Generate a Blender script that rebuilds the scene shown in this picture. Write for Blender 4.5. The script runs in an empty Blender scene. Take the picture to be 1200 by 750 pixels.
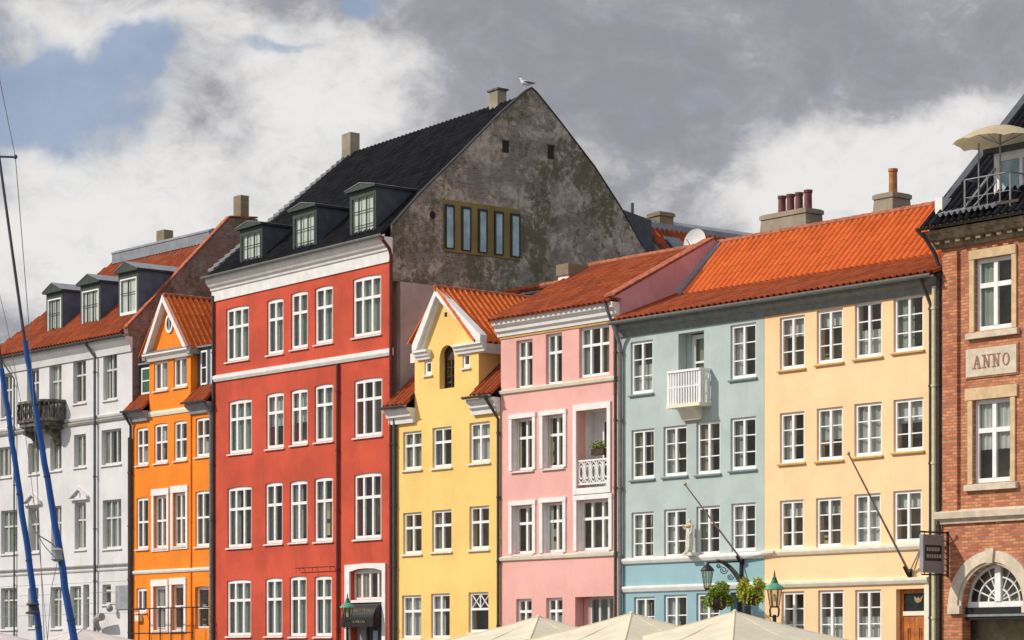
import bpy, bmesh, math, random
from math import sin, cos, pi, radians, sqrt
from mathutils import Vector, Matrix
random.seed(7)
sc = bpy.context.scene
COL = sc.collection

# ------------------------------------------------------------------ camera
# Facade frame: X runs along the row of houses (to the right), Y goes into the houses, Z up.
FPX = 3100.0
ANG = math.atan(2530 / 3100)                 # the row recedes to the left at this angle from the view axis
UX, UY = sin(ANG), -cos(ANG)
WX, WY = cos(ANG), sin(ANG)
D0 = 86.0
CAMZ = 1.6
cam = bpy.data.cameras.new('camera')
cam_o = bpy.data.objects.new('camera', cam)
COL.objects.link(cam_o)
cam_o.location = (0, 0, CAMZ)
cam_o.rotation_euler = (radians(90), 0, 0)
cam.sensor_width = 36
cam.lens = FPX / 1200 * 36
cam.shift_y = 405 / 1200
cam.clip_start = 0.5
cam.clip_end = 6000
sc.camera = cam_o

# ------------------------------------------------------------------ light
SUN_EL, SUN_SIDE = 37, 33                    # sun stands left of the facade normal
hx = -sin(radians(SUN_SIDE)) * UX - cos(radians(SUN_SIDE)) * WX
hy = -sin(radians(SUN_SIDE)) * UY - cos(radians(SUN_SIDE)) * WY
e = radians(SUN_EL)
SUN_DIR = Vector((hx * cos(e), hy * cos(e), sin(e)))
sl = bpy.data.lights.new('sun', 'SUN')
sl.energy = 3.8
sl.angle = radians(0.6)
sl.color = (1.0, 0.945, 0.86)
so = bpy.data.objects.new('sun', sl)
COL.objects.link(so)
so.rotation_euler = SUN_DIR.to_track_quat('Z', 'Y').to_euler()
so.location = (0, 0, 60)

world = bpy.data.worlds.new('World')
sc.world = world
world.use_nodes = True
sc.view_settings.view_transform = 'Standard'
sc.view_settings.look = 'None'
sc.view_settings.gamma = 1
sc.view_settings.exposure = 0.0
sc.view_settings.use_curve_mapping = False
sc.cycles.max_bounces = 6
sc.cycles.transparent_max_bounces = 12


class NT:
    """small helper around a node tree"""
    def __init__(self, tree):
        self.t = tree
        tree.nodes.clear()

    def n(self, typ, **kw):
        nd = self.t.nodes.new(typ)
        for k, v in kw.items():
            if k.startswith('i_'):
                nd.inputs[k[2:].replace('_', ' ')].default_value = v
            else:
                setattr(nd, k, v)
        return nd

    def l(self, a, b):
        self.t.links.new(a, b)

    def val(self, x, sock):
        if hasattr(x, 'is_output') or hasattr(x, 'links'):
            self.l(x, sock)
        else:
            sock.default_value = x

    def math(self, op, a, b=0.0, c=0.0, clamp=False):
        m = self.n('ShaderNodeMath', operation=op, use_clamp=clamp)
        self.val(a, m.inputs[0]); self.val(b, m.inputs[1])
        if op in ('MULTIPLY_ADD', 'SMOOTH_MIN'):
            self.val(c, m.inputs[2])
        return m.outputs[0]

    def mix(self, f, a, b, blend='MIX'):
        m = self.n('ShaderNodeMix', data_type='RGBA', blend_type=blend)
        self.val(f, m.inputs[0])
        for x, s in ((a, m.inputs[6]), (b, m.inputs[7])):
            if isinstance(x, tuple):
                s.default_value = (x[0], x[1], x[2], 1)
            else:
                self.l(x, s)
        return m.outputs[2]

    def smooth(self, x, lo, hi, a=0.0, b=1.0):
        m = self.n('ShaderNodeMapRange', interpolation_type='SMOOTHSTEP')
        self.val(x, m.inputs[0])
        m.inputs[1].default_value = lo; m.inputs[2].default_value = hi
        m.inputs[3].default_value = a; m.inputs[4].default_value = b
        return m.outputs[0]

    def noise(self, vec, scale, detail=4, rough=0.55, dist=0.0):
        m = self.n('ShaderNodeTexNoise')
        if vec is not None:
            self.l(vec, m.inputs['Vector'])
        m.inputs['Scale'].default_value = scale
        m.inputs['Detail'].default_value = detail
        m.inputs['Roughness'].default_value = rough
        m.inputs['Distortion'].default_value = dist
        return m.outputs['Fac']

    def scalev(self, vec, s):
        m = self.n('ShaderNodeVectorMath', operation='MULTIPLY')
        self.l(vec, m.inputs[0]); m.inputs[1].default_value = s
        return m.outputs[0]


# sky: Nishita between clouds; the clouds are set out by direction
w = NT(world.node_tree)
out = w.n('ShaderNodeOutputWorld')
bg = w.n('ShaderNodeBackground')
bg.inputs['Strength'].default_value = 0.1
sky = w.n('ShaderNodeTexSky', sky_type='NISHITA', sun_disc=False)
sky.sun_elevation = radians(SUN_EL)
sky.sun_rotation = math.atan2(SUN_DIR.x, SUN_DIR.y)
tc = w.n('ShaderNodeTexCoord')
dirv = tc.outputs['Generated']


def pdir(x, y):
    v = Vector(((x - 600) / FPX, 1, (780 - y) / FPX))
    return tuple(v.normalized())


warp_n = w.n('ShaderNodeTexNoise')
w.l(dirv, warp_n.inputs['Vector']); warp_n.inputs['Scale'].default_value = 28
warp_n.inputs['Detail'].default_value = 5
wsub = w.n('ShaderNodeVectorMath', operation='SUBTRACT'); w.l(warp_n.outputs['Color'], wsub.inputs[0]); wsub.inputs[1].default_value = (.5, .5, .5)
wmul = w.n('ShaderNodeVectorMath', operation='SCALE'); w.l(wsub.outputs[0], wmul.inputs[0]); wmul.inputs['Scale'].default_value = 0.045
wadd = w.n('ShaderNodeVectorMath', operation='ADD'); w.l(dirv, wadd.inputs[0]); w.l(wmul.outputs[0], wadd.inputs[1])
wdir = wadd.outputs[0]


def blob(x, y, rx, ry, soft=0.0):
    s = w.n('ShaderNodeVectorMath', operation='SUBTRACT'); w.l(wdir, s.inputs[0]); s.inputs[1].default_value = pdir(x, y)
    m = w.n('ShaderNodeVectorMath', operation='MULTIPLY'); w.l(s.outputs[0], m.inputs[0])
    m.inputs[1].default_value = (FPX / rx, FPX / rx, FPX / ry)
    ln = w.n('ShaderNodeVectorMath', operation='LENGTH'); w.l(m.outputs[0], ln.inputs[0])
    return w.smooth(ln.outputs['Value'], 0.25, 1.25, 1, 0)


def addup(items):
    acc = None
    for f, k in items:
        v = w.math('MULTIPLY', f, k)
        acc = v if acc is None else w.math('ADD', acc, v)
    return acc


cn = w.noise(w.scalev(dirv, (1, 1, 1.5)), 22, 9, 0.60, 0.5)
cn2 = w.noise(w.scalev(dirv, (1, 1, 1.4)), 62, 10, 0.66, 0.8)
cn3 = w.noise(w.scalev(dirv, (1, 1, 1.3)), 150, 8, 0.65, 0.5)
bright = addup([(blob(250, 230, 330, 190), .55), (blob(370, 90, 120, 90), .30), (blob(80, 330, 200, 130), .35),
                (blob(1010, 190, 200, 85), .65), (blob(1130, 150, 90, 60), .3), (blob(860, 240, 150, 60), .30),
                (blob(150, 50, 160, 40), .22), (blob(880, 140, 170, 60), -.18), (blob(640, 150, 220, 70), -.08),
                (blob(180, 15, 260, 40), .25), (blob(690, 190, 90, 40), .10), (blob(250, 150, 60, 60), -.16)])
fb = w.math('ADD', bright, w.math('MULTIPLY_ADD', cn, 1.25, -0.46))
fb = w.math('ADD', fb, w.math('MULTIPLY_ADD', cn2, .55, -.275))
fb = w.math('ADD', fb, w.math('MULTIPLY_ADD', cn3, .26, -.13))
fb = w.smooth(fb, -0.08, 0.86)
ramp = w.n('ShaderNodeValToRGB')
w.l(fb, ramp.inputs[0])
cr = ramp.color_ramp
cr.elements[0].position = 0.0; cr.elements[0].color = (2.95, 3.0, 3.4, 1)
cr.elements[1].position = 1.0; cr.elements[1].color = (8.4, 8.25, 8.05, 1)
el = cr.elements.new(0.30); el.color = (3.7, 3.7, 4.05, 1)
el = cr.elements.new(0.62); el.color = (5.75, 5.7, 5.85, 1)
blue = addup([(blob(70, 115, 125, 68), 1.0), (blob(10, 130, 120, 70), .8), (blob(180, 62, 62, 34), 1.0), (blob(436, -4, 34, 18), 1.0),
              (blob(322, 50, 44, 12), .6), (blob(130, 85, 70, 28), .3), (blob(1185, 30, 60, 30), .0)])
bm_ = w.math('ADD', blue, w.math('MULTIPLY_ADD', cn2, 1.5, -.85))
bm_ = w.smooth(bm_, -0.15, 0.9)
skyc = w.mix(0.75, sky.outputs[0], (3.0, 3.9, 5.6))
col = w.mix(w.math('MULTIPLY', bm_, .85), ramp.outputs[0], skyc)
# unseen sky overhead and behind the viewer brightened, added as fill light
sepd = w.n('ShaderNodeSeparateXYZ'); w.l(dirv, sepd.inputs[0])
lift = w.math('ADD', w.smooth(sepd.outputs[2], .28, .6, 0, .8), w.smooth(sepd.outputs[1], -.1, -.6, 0, .7))
vm = w.n('ShaderNodeVectorMath', operation='SCALE'); w.l(col, vm.inputs[0]); w.l(w.math('ADD', lift, 1.0), vm.inputs['Scale'])
w.l(vm.outputs[0], bg.inputs['Color'])
w.l(bg.outputs[0], out.inputs['Surface'])


# ------------------------------------------------------------------ frame helpers
def S(x, t=0.0):
    """distance along the row of the facade point seen at photo column x, t metres behind the facade"""
    p = (x - 600) / FPX
    return (p * (D0 + WY * t) - WX * t) / (UX + (-UY) * p)


def PY(s, t=0.0):
    return D0 + UY * s + WY * t


def ZS(y, s, t=0.0):
    return (780 - y) / FPX * PY(s, t) + CAMZ


def Zp(x, y, t=0.0):
    return ZS(y, S(x, t), t)


def T(x, s):
    p = (x - 600) / FPX
    return (p * (D0 + UY * s) - UX * s) / (WX - WY * p)


def W(s, t, z=0.0):
    return Vector((UX * s + WX * t, D0 + UY * s + WY * t, z))


ROTZ = math.atan2(UY, UX)


# ------------------------------------------------------------------ mesh helpers
class MB:
    def __init__(self):
        self.v = []; self.f = []; self.uv = None; self.smooth = False

    def add(self, vs, fs):
        b = len(self.v)
        self.v += [tuple(p) for p in vs]
        self.f += [tuple(b + i for i in f) for f in fs]

    def box(self, x0, x1, y0, y1, z0, z1):
        self.add([(x0, y0, z0), (x1, y0, z0), (x1, y1, z0), (x0, y1, z0), (x0, y0, z1), (x1, y0, z1), (x1, y1, z1), (x0, y1, z1)],
                 [(0, 3, 2, 1), (4, 5, 6, 7), (0, 1, 5, 4), (1, 2, 6, 5), (2, 3, 7, 6), (3, 0, 4, 7)])
        return self

    def taper(self, x0, x1, y0, y1, z0, z1, k):
        dx, dy = k, k
        self.add([(x0, y0, z0), (x1, y0, z0), (x1, y1, z0), (x0, y1, z0), (x0 + dx, y0 + dy, z1), (x1 - dx, y0 + dy, z1), (x1 - dx, y1 - dy, z1), (x0 + dx, y1 - dy, z1)],
                 [(0, 3, 2, 1), (4, 5, 6, 7), (0, 1, 5, 4), (1, 2, 6, 5), (2, 3, 7, 6), (3, 0, 4, 7)])
        return self

    def prism_x(self, prof, x0, x1):
        """profile [(y,z)] extruded along x"""
        n = len(prof)
        self.add([(x0, y, z) for y, z in prof] + [(x1, y, z) for y, z in prof],
                 [tuple(range(n)), tuple(range(2 * n - 1, n - 1, -1))] + [(i, i + n, (i + 1) % n + n, (i + 1) % n) for i in range(n)])
        return self

    def prism_y(self, prof, y0, y1):
        """profile [(x,z)] extruded along y"""
        n = len(prof)
        self.add([(x, y0, z) for x, z in prof] + [(x, y1, z) for x, z in prof],
                 [tuple(range(n)), tuple(range(2 * n - 1, n - 1, -1))] + [(i, i + n, (i + 1) % n + n, (i + 1) % n) for i in range(n)])
        return self

    def tube(self, pts, r, n=8, r2=None, caps=True):
        pts = [Vector(p) for p in pts]
        m = len(pts)
        rs = [r + ((r2 if r2 is not None else r) - r) * i / max(1, m - 1) for i in range(m)]
        vs = []
        prev = None
        for i, p in enumerate(pts):
            d = (pts[min(i + 1, m - 1)] - pts[max(i - 1, 0)]).normalized()
            a = prev if prev is not None else (Vector((0, 0, 1)) if abs(d.z) < .9 else Vector((1, 0, 0)))
            s1 = (a - d * a.dot(d)).normalized()
            prev = s1
            s2 = d.cross(s1)
            for k in range(n):
                an = 2 * pi * k / n
                vs.append(p + (s1 * cos(an) + s2 * sin(an)) * rs[i])
        fs = [(i * n + k, i * n + (k + 1) % n, (i + 1) * n + (k + 1) % n, (i + 1) * n + k) for i in range(m - 1) for k in range(n)]
        if caps:
            fs += [tuple(range(n - 1, -1, -1)), tuple((m - 1) * n + k for k in range(n))]
        self.add(vs, fs)
        self.smooth = True
        return self

    def lathe(self, c, prof, n=16, sides_rot=0.0):
        """profile [(r,z)] turned round the vertical through c"""
        vs = []
        for r, z in prof:
            for k in range(n):
                an = 2 * pi * k / n + sides_rot
                vs.append((c[0] + r * cos(an), c[1] + r * sin(an), c[2] + z))
        m = len(prof)
        fs = [(i * n + k, i * n + (k + 1) % n, (i + 1) * n + (k + 1) % n, (i + 1) * n + k) for i in range(m - 1) for k in range(n)]
        fs += [tuple(range(n - 1, -1, -1)), tuple((m - 1) * n + k for k in range(n))]
        self.add(vs, fs)
        return self

    def build(self, name, mat, parent=None, off=(0, 0, 0), smooth=None):
        me = bpy.data.meshes.new(name)
        me.from_pydata([(x - off[0], y - off[1], z - off[2]) for x, y, z in self.v], [], self.f)
        me.validate()
        if self.uv is not None:
            ul = me.uv_layers.new(name='tile')
            for li, u in enumerate(self.uv):
                if li < len(ul.data):
                    ul.data[li].uv = u
        sm = self.smooth if smooth is None else smooth
        if sm:
            me.polygons.foreach_set('use_smooth', [True] * len(me.polygons))
            me.set_sharp_from_angle(angle=radians(40))
        me.materials.append(mat)
        me.update()
        o = bpy.data.objects.new(name, me)
        COL.objects.link(o)
        if parent:
            o.parent = parent
        return o


def tag(o, label=None, cat=None, group=None, kind=None):
    if label: o['label'] = label
    if cat: o['category'] = cat
    if group: o['group'] = group
    if kind: o['kind'] = kind
    return o


def thing(name, label, cat, loc, rz=0.0, group=None):
    o = bpy.data.objects.new(name, None)
    COL.objects.link(o)
    o.location = loc
    o.rotation_euler = (0, 0, rz)
    o.empty_display_size = .3
    return tag(o, label, cat, group)


# ------------------------------------------------------------------ materials
def newmat(name):
    m = bpy.data.materials.new(name)
    m.use_nodes = True
    t = NT(m.node_tree)
    o = t.n('ShaderNodeOutputMaterial')
    b = t.n('ShaderNodeBsdfPrincipled')
    t.l(b.outputs[0], o.inputs['Surface'])
    return m, t, b, o


def setc(s, c):
    s.default_value = (c[0], c[1], c[2], 1)


def bump(t, b, h, strength=.3, dist=.02):
    bn = t.n('ShaderNodeBump')
    bn.inputs['Strength'].default_value = strength
    bn.inputs['Distance'].default_value = dist
    t.l(h, bn.inputs['Height'])
    t.l(bn.outputs[0], b.inputs['Normal'])


def plaster(name, c, dark=.80, light=1.07, streak=.25, rough=.9, stain=None):
    m, t, b, o = newmat(name)
    v = t.n('ShaderNodeTexCoord').outputs['Object']
    n1 = t.noise(v, .55, 5, .6)
    n2 = t.noise(t.scalev(v, (5, 5, .45)), 1.0, 5, .6)
    n3 = t.noise(v, 7, 4, .65)
    a = t.mix(t.smooth(n1, .32, .68), tuple(x * dark for x in c), tuple(min(1, x * light) for x in c))
    a = t.mix(t.math('MULTIPLY', t.smooth(n2, .52, .80), streak), a, tuple(x * .62 for x in (stain or c)))
    a = t.mix(t.math('MULTIPLY', t.smooth(n3, .45, .8), .18), a, tuple(min(1, x * 1.15 + .02) for x in c))
    n4 = t.noise(t.scalev(v, (11, 11, .7)), 1.0, 6, .7, .2)
    n5 = t.noise(v, .38, 3, .5)
    a = t.mix(t.math('MULTIPLY', t.math('MULTIPLY', t.smooth(n4, .54, .72), t.smooth(n5, .45, .62)), streak * .9), a, tuple(x * .6 + .015 for x in c))
    n6 = t.noise(v, 1.3, 9, .72, .8)
    a = t.mix(t.math('MULTIPLY', t.smooth(n6, .57, .61), .12), a, tuple(min(1, x * 1.25 + .03) for x in c))
    t.l(a, b.inputs['Base Color'])
    b.inputs['Roughness'].default_value = rough
    bump(t, b, t.noise(v, 26, 5, .6), .25, .015)
    return m


def paint(name, c, rough=.5, var=.10, metal=0.0, scale=6.0):
    m, t, b, o = newmat(name)
    v = t.n('ShaderNodeTexCoord').outputs['Object']
    n1 = t.noise(v, scale, 5, .6)
    a = t.mix(t.smooth(n1, .35, .7), tuple(x * (1 - var * 1.6) for x in c), tuple(min(1, x * (1 + var * .4)) for x in c))
    t.l(a, b.inputs['Base Color'])
    b.inputs['Roughness'].default_value = rough
    b.inputs['Metallic'].default_value = metal
    bump(t, b, t.noise(v, scale * 5, 3), .12, .01)
    return m


def tiles(name, c1, c2, c3, rough=.75):
    m, t, b, o = newmat(name)
    uv = t.n('ShaderNodeUVMap', uv_map='tile').outputs[0]
    fl = t.n('ShaderNodeVectorMath', operation='FLOOR'); t.l(uv, fl.inputs[0])
    wn = t.n('ShaderNodeTexWhiteNoise', noise_dimensions='2D'); t.l(fl.outputs[0], wn.inputs['Vector'])
    v = t.n('ShaderNodeTexCoord').outputs['Object']
    n1 = t.noise(v, .9, 5, .6)
    n2 = t.noise(v, 9, 4, .6)
    a = t.mix(wn.outputs['Value'], c1, c2)
    a = t.mix(t.math('MULTIPLY', t.smooth(n1, .5, .75), .45), a, c3)
    a = t.mix(t.math('MULTIPLY', t.smooth(n2, .55, .8), .4), a, c3)
    t.l(a, b.inputs['Base Color'])
    b.inputs['Roughness'].default_value = rough
    b.inputs['Specular IOR Level'].default_value = .2 if c1[0] > .1 else .06
    bump(t, b, n2, .2, .01)
    return m


def brick(name, c1, c2, mortar, axis='x', bw=.24, bh=.085, ms=.012, patch=None, rough=.9, mcol=None):
    m, t, b, o = newmat(name)
    v = t.n('ShaderNodeTexCoord').outputs['Object']
    sp = t.n('ShaderNodeSeparateXYZ'); t.l(v, sp.inputs[0])
    cb = t.n('ShaderNodeCombineXYZ')
    t.l(sp.outputs[0] if axis == 'x' else sp.outputs[1], cb.inputs[0]); t.l(sp.outputs[2], cb.inputs[1])
    br = t.n('ShaderNodeTexBrick')
    t.l(cb.outputs[0], br.inputs['Vector'])
    setc(br.inputs['Color1'], c1); setc(br.inputs['Color2'], c2); setc(br.inputs['Mortar'], mortar)
    br.inputs['Scale'].default_value = 1
    br.inputs['Mortar Size'].default_value = ms
    br.inputs['Mortar Smooth'].default_value = .2
    br.inputs['Bias'].default_value = -.1
    br.inputs['Brick Width'].default_value = bw
    br.inputs['Row Height'].default_value = bh
    n1 = t.noise(v, .9, 6, .6)
    n2 = t.noise(v, 5, 5, .65)
    a = t.mix(t.math('MULTIPLY', t.smooth(n1, .42, .7), .35), br.outputs[0], tuple(x * .55 for x in c1))
    a = t.mix(t.math('MULTIPLY', t.smooth(n2, .5, .8), .3), a, tuple(min(1, x * 1.3) for x in c2))
    h = br.outputs['Fac']
    if patch:
        a2 = t.noise(t.scalev(v, (1, 1, 1.5)), .62, 8, .68, .6)
        a3 = t.noise(v, 1.9, 8, .72, .3)
        gp = t.smooth(t.math('MULTIPLY_ADD', a3, .5, t.math('MULTIPLY', a2, .75)), .58, .70)
        pl = t.mix(t.smooth(t.noise(v, 4.5, 6, .7), .3, .7), tuple(x * .55 for x in patch[0]), patch[0])
        a = t.mix(t.math('MULTIPLY', gp, .88), a, pl)
        lic = t.smooth(t.math('MULTIPLY_ADD', t.noise(v, 4.2, 8, .8), .55, t.math('MULTIPLY', t.noise(t.scalev(v, (1, 1.3, 1)), .5, 7, .65), .70)), .60, .68)
        a = t.mix(t.math('MULTIPLY', lic, .85), a, patch[1])
        blk = t.smooth(t.noise(v, 4.2, 8, .8, .4), .53, .63)
        a = t.mix(t.math('MULTIPLY', blk, .72), a, tuple(x * .28 for x in patch[0]))
        chip = t.smooth(t.noise(v, 11, 5, .7), .6, .74)
        a = t.mix(t.math('MULTIPLY', chip, .35), a, tuple(min(1, x * 1.5) for x in patch[0]))
    t.l(a, b.inputs['Base Color'])
    b.inputs['Roughness'].default_value = rough
    bn = t.n('ShaderNodeBump'); bn.invert = True
    bn.inputs['Strength'].default_value = .5; bn.inputs['Distance'].default_value = .015
    t.l(h, bn.inputs['Height'])
    bn2 = t.n('ShaderNodeBump'); bn2.inputs['Strength'].default_value = .5 if patch else .2; bn2.inputs['Distance'].default_value = .04
    t.l(n2, bn2.inputs['Height']); t.l(bn.outputs[0], bn2.inputs['Normal'])
    t.l(bn2.outputs[0], b.inputs['Normal'])
    return m


def glass(name='window_glass', ior=1.75, tint=(.90, .94, .91)):
    m = bpy.data.materials.new(name); m.use_nodes = True
    t = NT(m.node_tree)
    o = t.n('ShaderNodeOutputMaterial')
    v = t.n('ShaderNodeTexCoord').outputs['Object']
    fr = t.n('ShaderNodeFresnel')
    ge = t.n('ShaderNodeNewGeometry')
    t.l(t.math('MULTIPLY_ADD', ge.outputs['Backfacing'], 1 / ior - ior, ior), fr.inputs['IOR'])
    bn = t.n('ShaderNodeBump'); bn.inputs['Strength'].default_value = .3; bn.inputs['Distance'].default_value = .03
    t.l(t.noise(v, 1.6, 2), bn.inputs['Height'])
    tr = t.n('ShaderNodeBsdfTransparent'); setc(tr.inputs['Color'], tint)
    gl = t.n('ShaderNodeBsdfGlossy'); gl.inputs['Roughness'].default_value = .02
    t.l(bn.outputs[0], gl.inputs['Normal'])
    mx = t.n('ShaderNodeMixShader')
    t.l(fr.outputs[0], mx.inputs[0]); t.l(tr.outputs[0], mx.inputs[1]); t.l(gl.outputs[0], mx.inputs[2])
    t.l(mx.outputs[0], o.inputs['Surface'])
    return m


def fabric(name, c, trans=.35):
    m = bpy.data.materials.new(name); m.use_nodes = True
    t = NT(m.node_tree)
    o = t.n('ShaderNodeOutputMaterial')
    v = t.n('ShaderNodeTexCoord').outputs['Object']
    a = t.mix(t.smooth(t.noise(v, 2.2, 5, .6), .35, .7), tuple(x * .86 for x in c), c)
    d = t.n('ShaderNodeBsdfDiffuse'); t.l(a, d.inputs[0])
    tl = t.n('ShaderNodeBsdfTranslucent'); t.l(a, tl.inputs[0])
    mx = t.n('ShaderNodeMixShader'); mx.inputs[0].default_value = trans
    t.l(d.outputs[0], mx.inputs[1]); t.l(tl.outputs[0], mx.inputs[2])
    t.l(mx.outputs[0], o.inputs['Surface'])
    return m


def leafmat(name, c1, c2):
    m, t, b, o = newmat(name)
    v = t.n('ShaderNodeTexCoord').outputs['Object']
    wn = t.noise(v, 16, 3, .8)
    a = t.mix(t.smooth(wn, .35, .65), c1, c2)
    t.l(a, b.inputs['Base Color']); b.inputs['Roughness'].default_value = .6
    return m


M = dict(
    white_wall=plaster('white_plaster', (.66, .645, .64), .88, 1.05, .3, stain=(.5, .47, .42)),
    orange=plaster('orange_plaster', (.84, .225, .006), .86, 1.06, .30, stain=(.6, .14, .01)),
    red=plaster('red_plaster', (.53, .070, .030), .80, 1.14, .42, stain=(.38, .06, .04)),
    yellow=plaster('yellow_plaster', (.84, .56, .175), .90, 1.06, .24),
    pink=plaster('pink_plaster', (.76, .40, .345), .90, 1.06, .24),
    pink_shaded=plaster('shaded_pink_plaster', (.55, .30, .31), .82, 1.08, .35),  # pink render darkened for the side turned away from the sun
    blue=plaster('grey_blue_plaster', (.43, .50, .475), .88, 1.08, .26),
    blue2=plaster('blue_plaster', (.27, .435, .47), .93, 1.06, .16),
    pale=plaster('apricot_plaster', (.92, .60, .33), .92, 1.05, .2),
    grey_plaster=plaster('grey_brown_plaster', (.43, .37, .325), .78, 1.1, .3),
    trim=paint('white_trim', (.80, .78, .74), .6, .07, scale=3),
    cream=paint('cream_trim', (.80, .74, .58), .6, .07, scale=3),
    stone_trim=paint('sandstone', (.66, .47, .26), .8, .12, scale=4),
    dark_sand=paint('dark_sandstone', (.34, .27, .17), .85, .35, scale=4),  # darker, greyer sandstone for the cornice and dentils
    stone_pale=paint('pale_sandstone', (.66, .56, .42), .8, .12, scale=4),
    grey_trim=paint('grey_moulding', (.36, .34, .30), .7, .14, scale=4),
    dark_stone=paint('weathered_stone', (.16, .15, .115), .85, .45, scale=5),
    frame=paint('white_window_paint', (.84, .83, .80), .45, .05, scale=5),
    frame_grey=paint('grey_white_window_paint', (.62, .61, .57), .5, .08, scale=5),
    green_frame=paint('dark_green_paint', (.040, .058, .042), .5, .2),
    sill_blue=paint('slate_blue_sill', (.16, .22, .23), .7, .1),
    sill_ochre=paint('ochre_sill', (.55, .33, .09), .7, .1),
    sill_white=paint('white_sill', (.74, .72, .67), .6, .1),
    tile=tiles('orange_pantiles', (.60, .130, .026), (.68, .160, .036), (.40, .08, .02)),
    tile_old_shaded=tiles('weathered_shaded_orange_pantiles', (.24, .045, .013), (.36, .078, .022), (.10, .035, .018)),  # old tiles; on the long roof the dark tone stands for shade
    tile_dark=tiles('black_glazed_pantiles', (.008, .008, .010), (.017, .018, .021), (.030, .030, .030), .7),
    ridge_tile=paint('ridge_tiles', (.42, .11, .04), .8, .3),
    dark_ridge=paint('dark_ridge_tiles', (.03, .03, .032), .8, .2),
    slate=paint('slate_cladding', (.055, .066, .078), .6, .2, scale=3),
    slate_blue=paint('blue_grey_zinc', (.085, .115, .16), .5, .15, scale=3),
    zinc=paint('zinc_sheet', (.27, .29, .31), .5, .12, .4, scale=3),
    lead=paint('lead_flashing', (.30, .31, .33), .6, .15, scale=3),
    gutter=paint('gutter_metal', (.10, .11, .10), .5, .2, .3),
    gutter_grey=paint('grey_gutter', (.20, .215, .20), .6, .15),
    pipe_dark=paint('dark_downpipe', (.055, .045, .04), .5, .2),
    pipe_cream=paint('cream_downpipe', (.70, .62, .38), .5, .1),
    pipe_red=paint('dark_red_downpipe', (.14, .015, .01), .5, .2),
    brick_gable=brick('old_brown_brick', (.20, .105, .075), (.30, .17, .12), (.19, .16, .14), 'y', patch=((.30, .25, .21), (.12, .09, .06))),
    gable=brick('weathered_gable', (.165, .145, .115), (.27, .24, .19), (.26, .235, .195), 'y', patch=((.55, .48, .39), (.09, .082, .034))),
    brick_red=brick('red_brick', (.42, .10, .038), (.76, .29, .12), (.26, .18, .12), 'x', bw=.235, bh=.080, ms=.015),
    brick_red_y=brick('red_brick_side', (.46, .135, .06), (.62, .23, .11), (.30, .20, .14), 'y', bw=.23, bh=.078, ms=.010),
    brick_chim=brick('chimney_brick', (.22, .17, .09), (.28, .22, .13), (.2, .17, .12), 'x'),
    chim_stone=plaster('chimney_plaster', (.30, .26, .19), .6, 1.2, .5),
    pot_red=paint('red_clay_pot', (.17, .045, .04), .7, .2),
    pot_ochre=paint('ochre_clay_pot', (.42, .17, .045), .7, .2),
    olive=plaster('olive_plaster', (.19, .155, .045), .75, 1.2, .4),
    interior=plaster('room_wall', (.50, .43, .26), .35, 1.25, .3),
    dark=paint('dark_interior', (.012, .011, .010), .8, .3),
    glass=glass(),
    glass_dark=paint('dark_glass', (.018, .024, .022), .08, .3),
    glass_teal=paint('pale_teal_glass', (.36, .52, .56), .12, .2, scale=2),
    curtain=fabric('white_curtain', (.82, .82, .78)),
    curtain_green=fabric('pale_green_curtain', (.50, .55, .47)),
    curtain_beige=fabric('beige_curtain', (.55, .48, .36)),
    blind=fabric('white_blind', (.86, .86, .80), .2),
    wood=paint('orange_wood', (.52, .15, .022), .5, .25, scale=5),
    wood_dark=paint('dark_wood', (.05, .03, .018), .5, .25),
    black=paint('black_paint', (.012, .012, .013), .4, .2),
    iron=paint('wrought_iron', (.022, .022, .024), .5, .2, .3),
    steel=paint('grey_steel', (.33, .33, .33), .4, .12, .5),
    gold=paint('gold_paint', (.48, .36, .14), .4, .2, .3),
    copper=paint('green_copper', (.09, .34, .20), .6, .2),
    copper_dark=paint('dark_green_copper', (.025, .13, .06), .5, .2),
    lampglass=glass('lantern_glass', 1.5, (.86, .83, .74)),
    canvas=fabric('cream_canvas', (.88, .81, .62), .3),
    canvas_white=fabric('pinkish_white_canvas', (.84, .77, .73), .3),
    canvas_tan=fabric('tan_canvas', (.60, .50, .33), .25),
    navy=fabric('blue_sail_cover', (.045, .115, .34), .05),
    grey_sail=paint('dark_grey_spar', (.05, .055, .07), .6, .2),
    pole_wood=paint('weathered_pole', (.34, .28, .22), .7, .25, scale=8),
    rope=paint('grey_rope', (.20, .20, .21), .8, .2),
    leaf=leafmat('green_leaves', (.09, .20, .015), (.34, .44, .05)),
    leaf_yellow=leafmat('yellow_green_leaves', (.16, .28, .012), (.62, .58, .05)),
    basket=paint('dark_basket', (.06, .035, .02), .8, .3),
    statue=paint('white_painted_wood', (.72, .68, .58), .5, .15, scale=12),
    statue_gold=paint('gilded_wood', (.60, .36, .08), .5, .2),
    feather=paint('white_feathers', (.8, .8, .8), .7, .05),
    feather_grey=paint('grey_feathers', (.06, .05, .055), .7, .1),
    sign_grey=paint('grey_sign_panel', (.25, .22, .215), .6, .15, scale=20),
    sign_light=paint('faded_lettering', (.36, .31, .30), .7, .15, scale=30),
    dish=paint('white_dish', (.78, .77, .73), .5, .06),
    cobble=brick('granite_setts', (.20, .19, .18), (.27, .25, .23), (.10, .095, .09), 'x', bw=.2, bh=.12),
    anno=paint('brown_letters', (.36, .17, .11), .7, .1),
)

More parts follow.
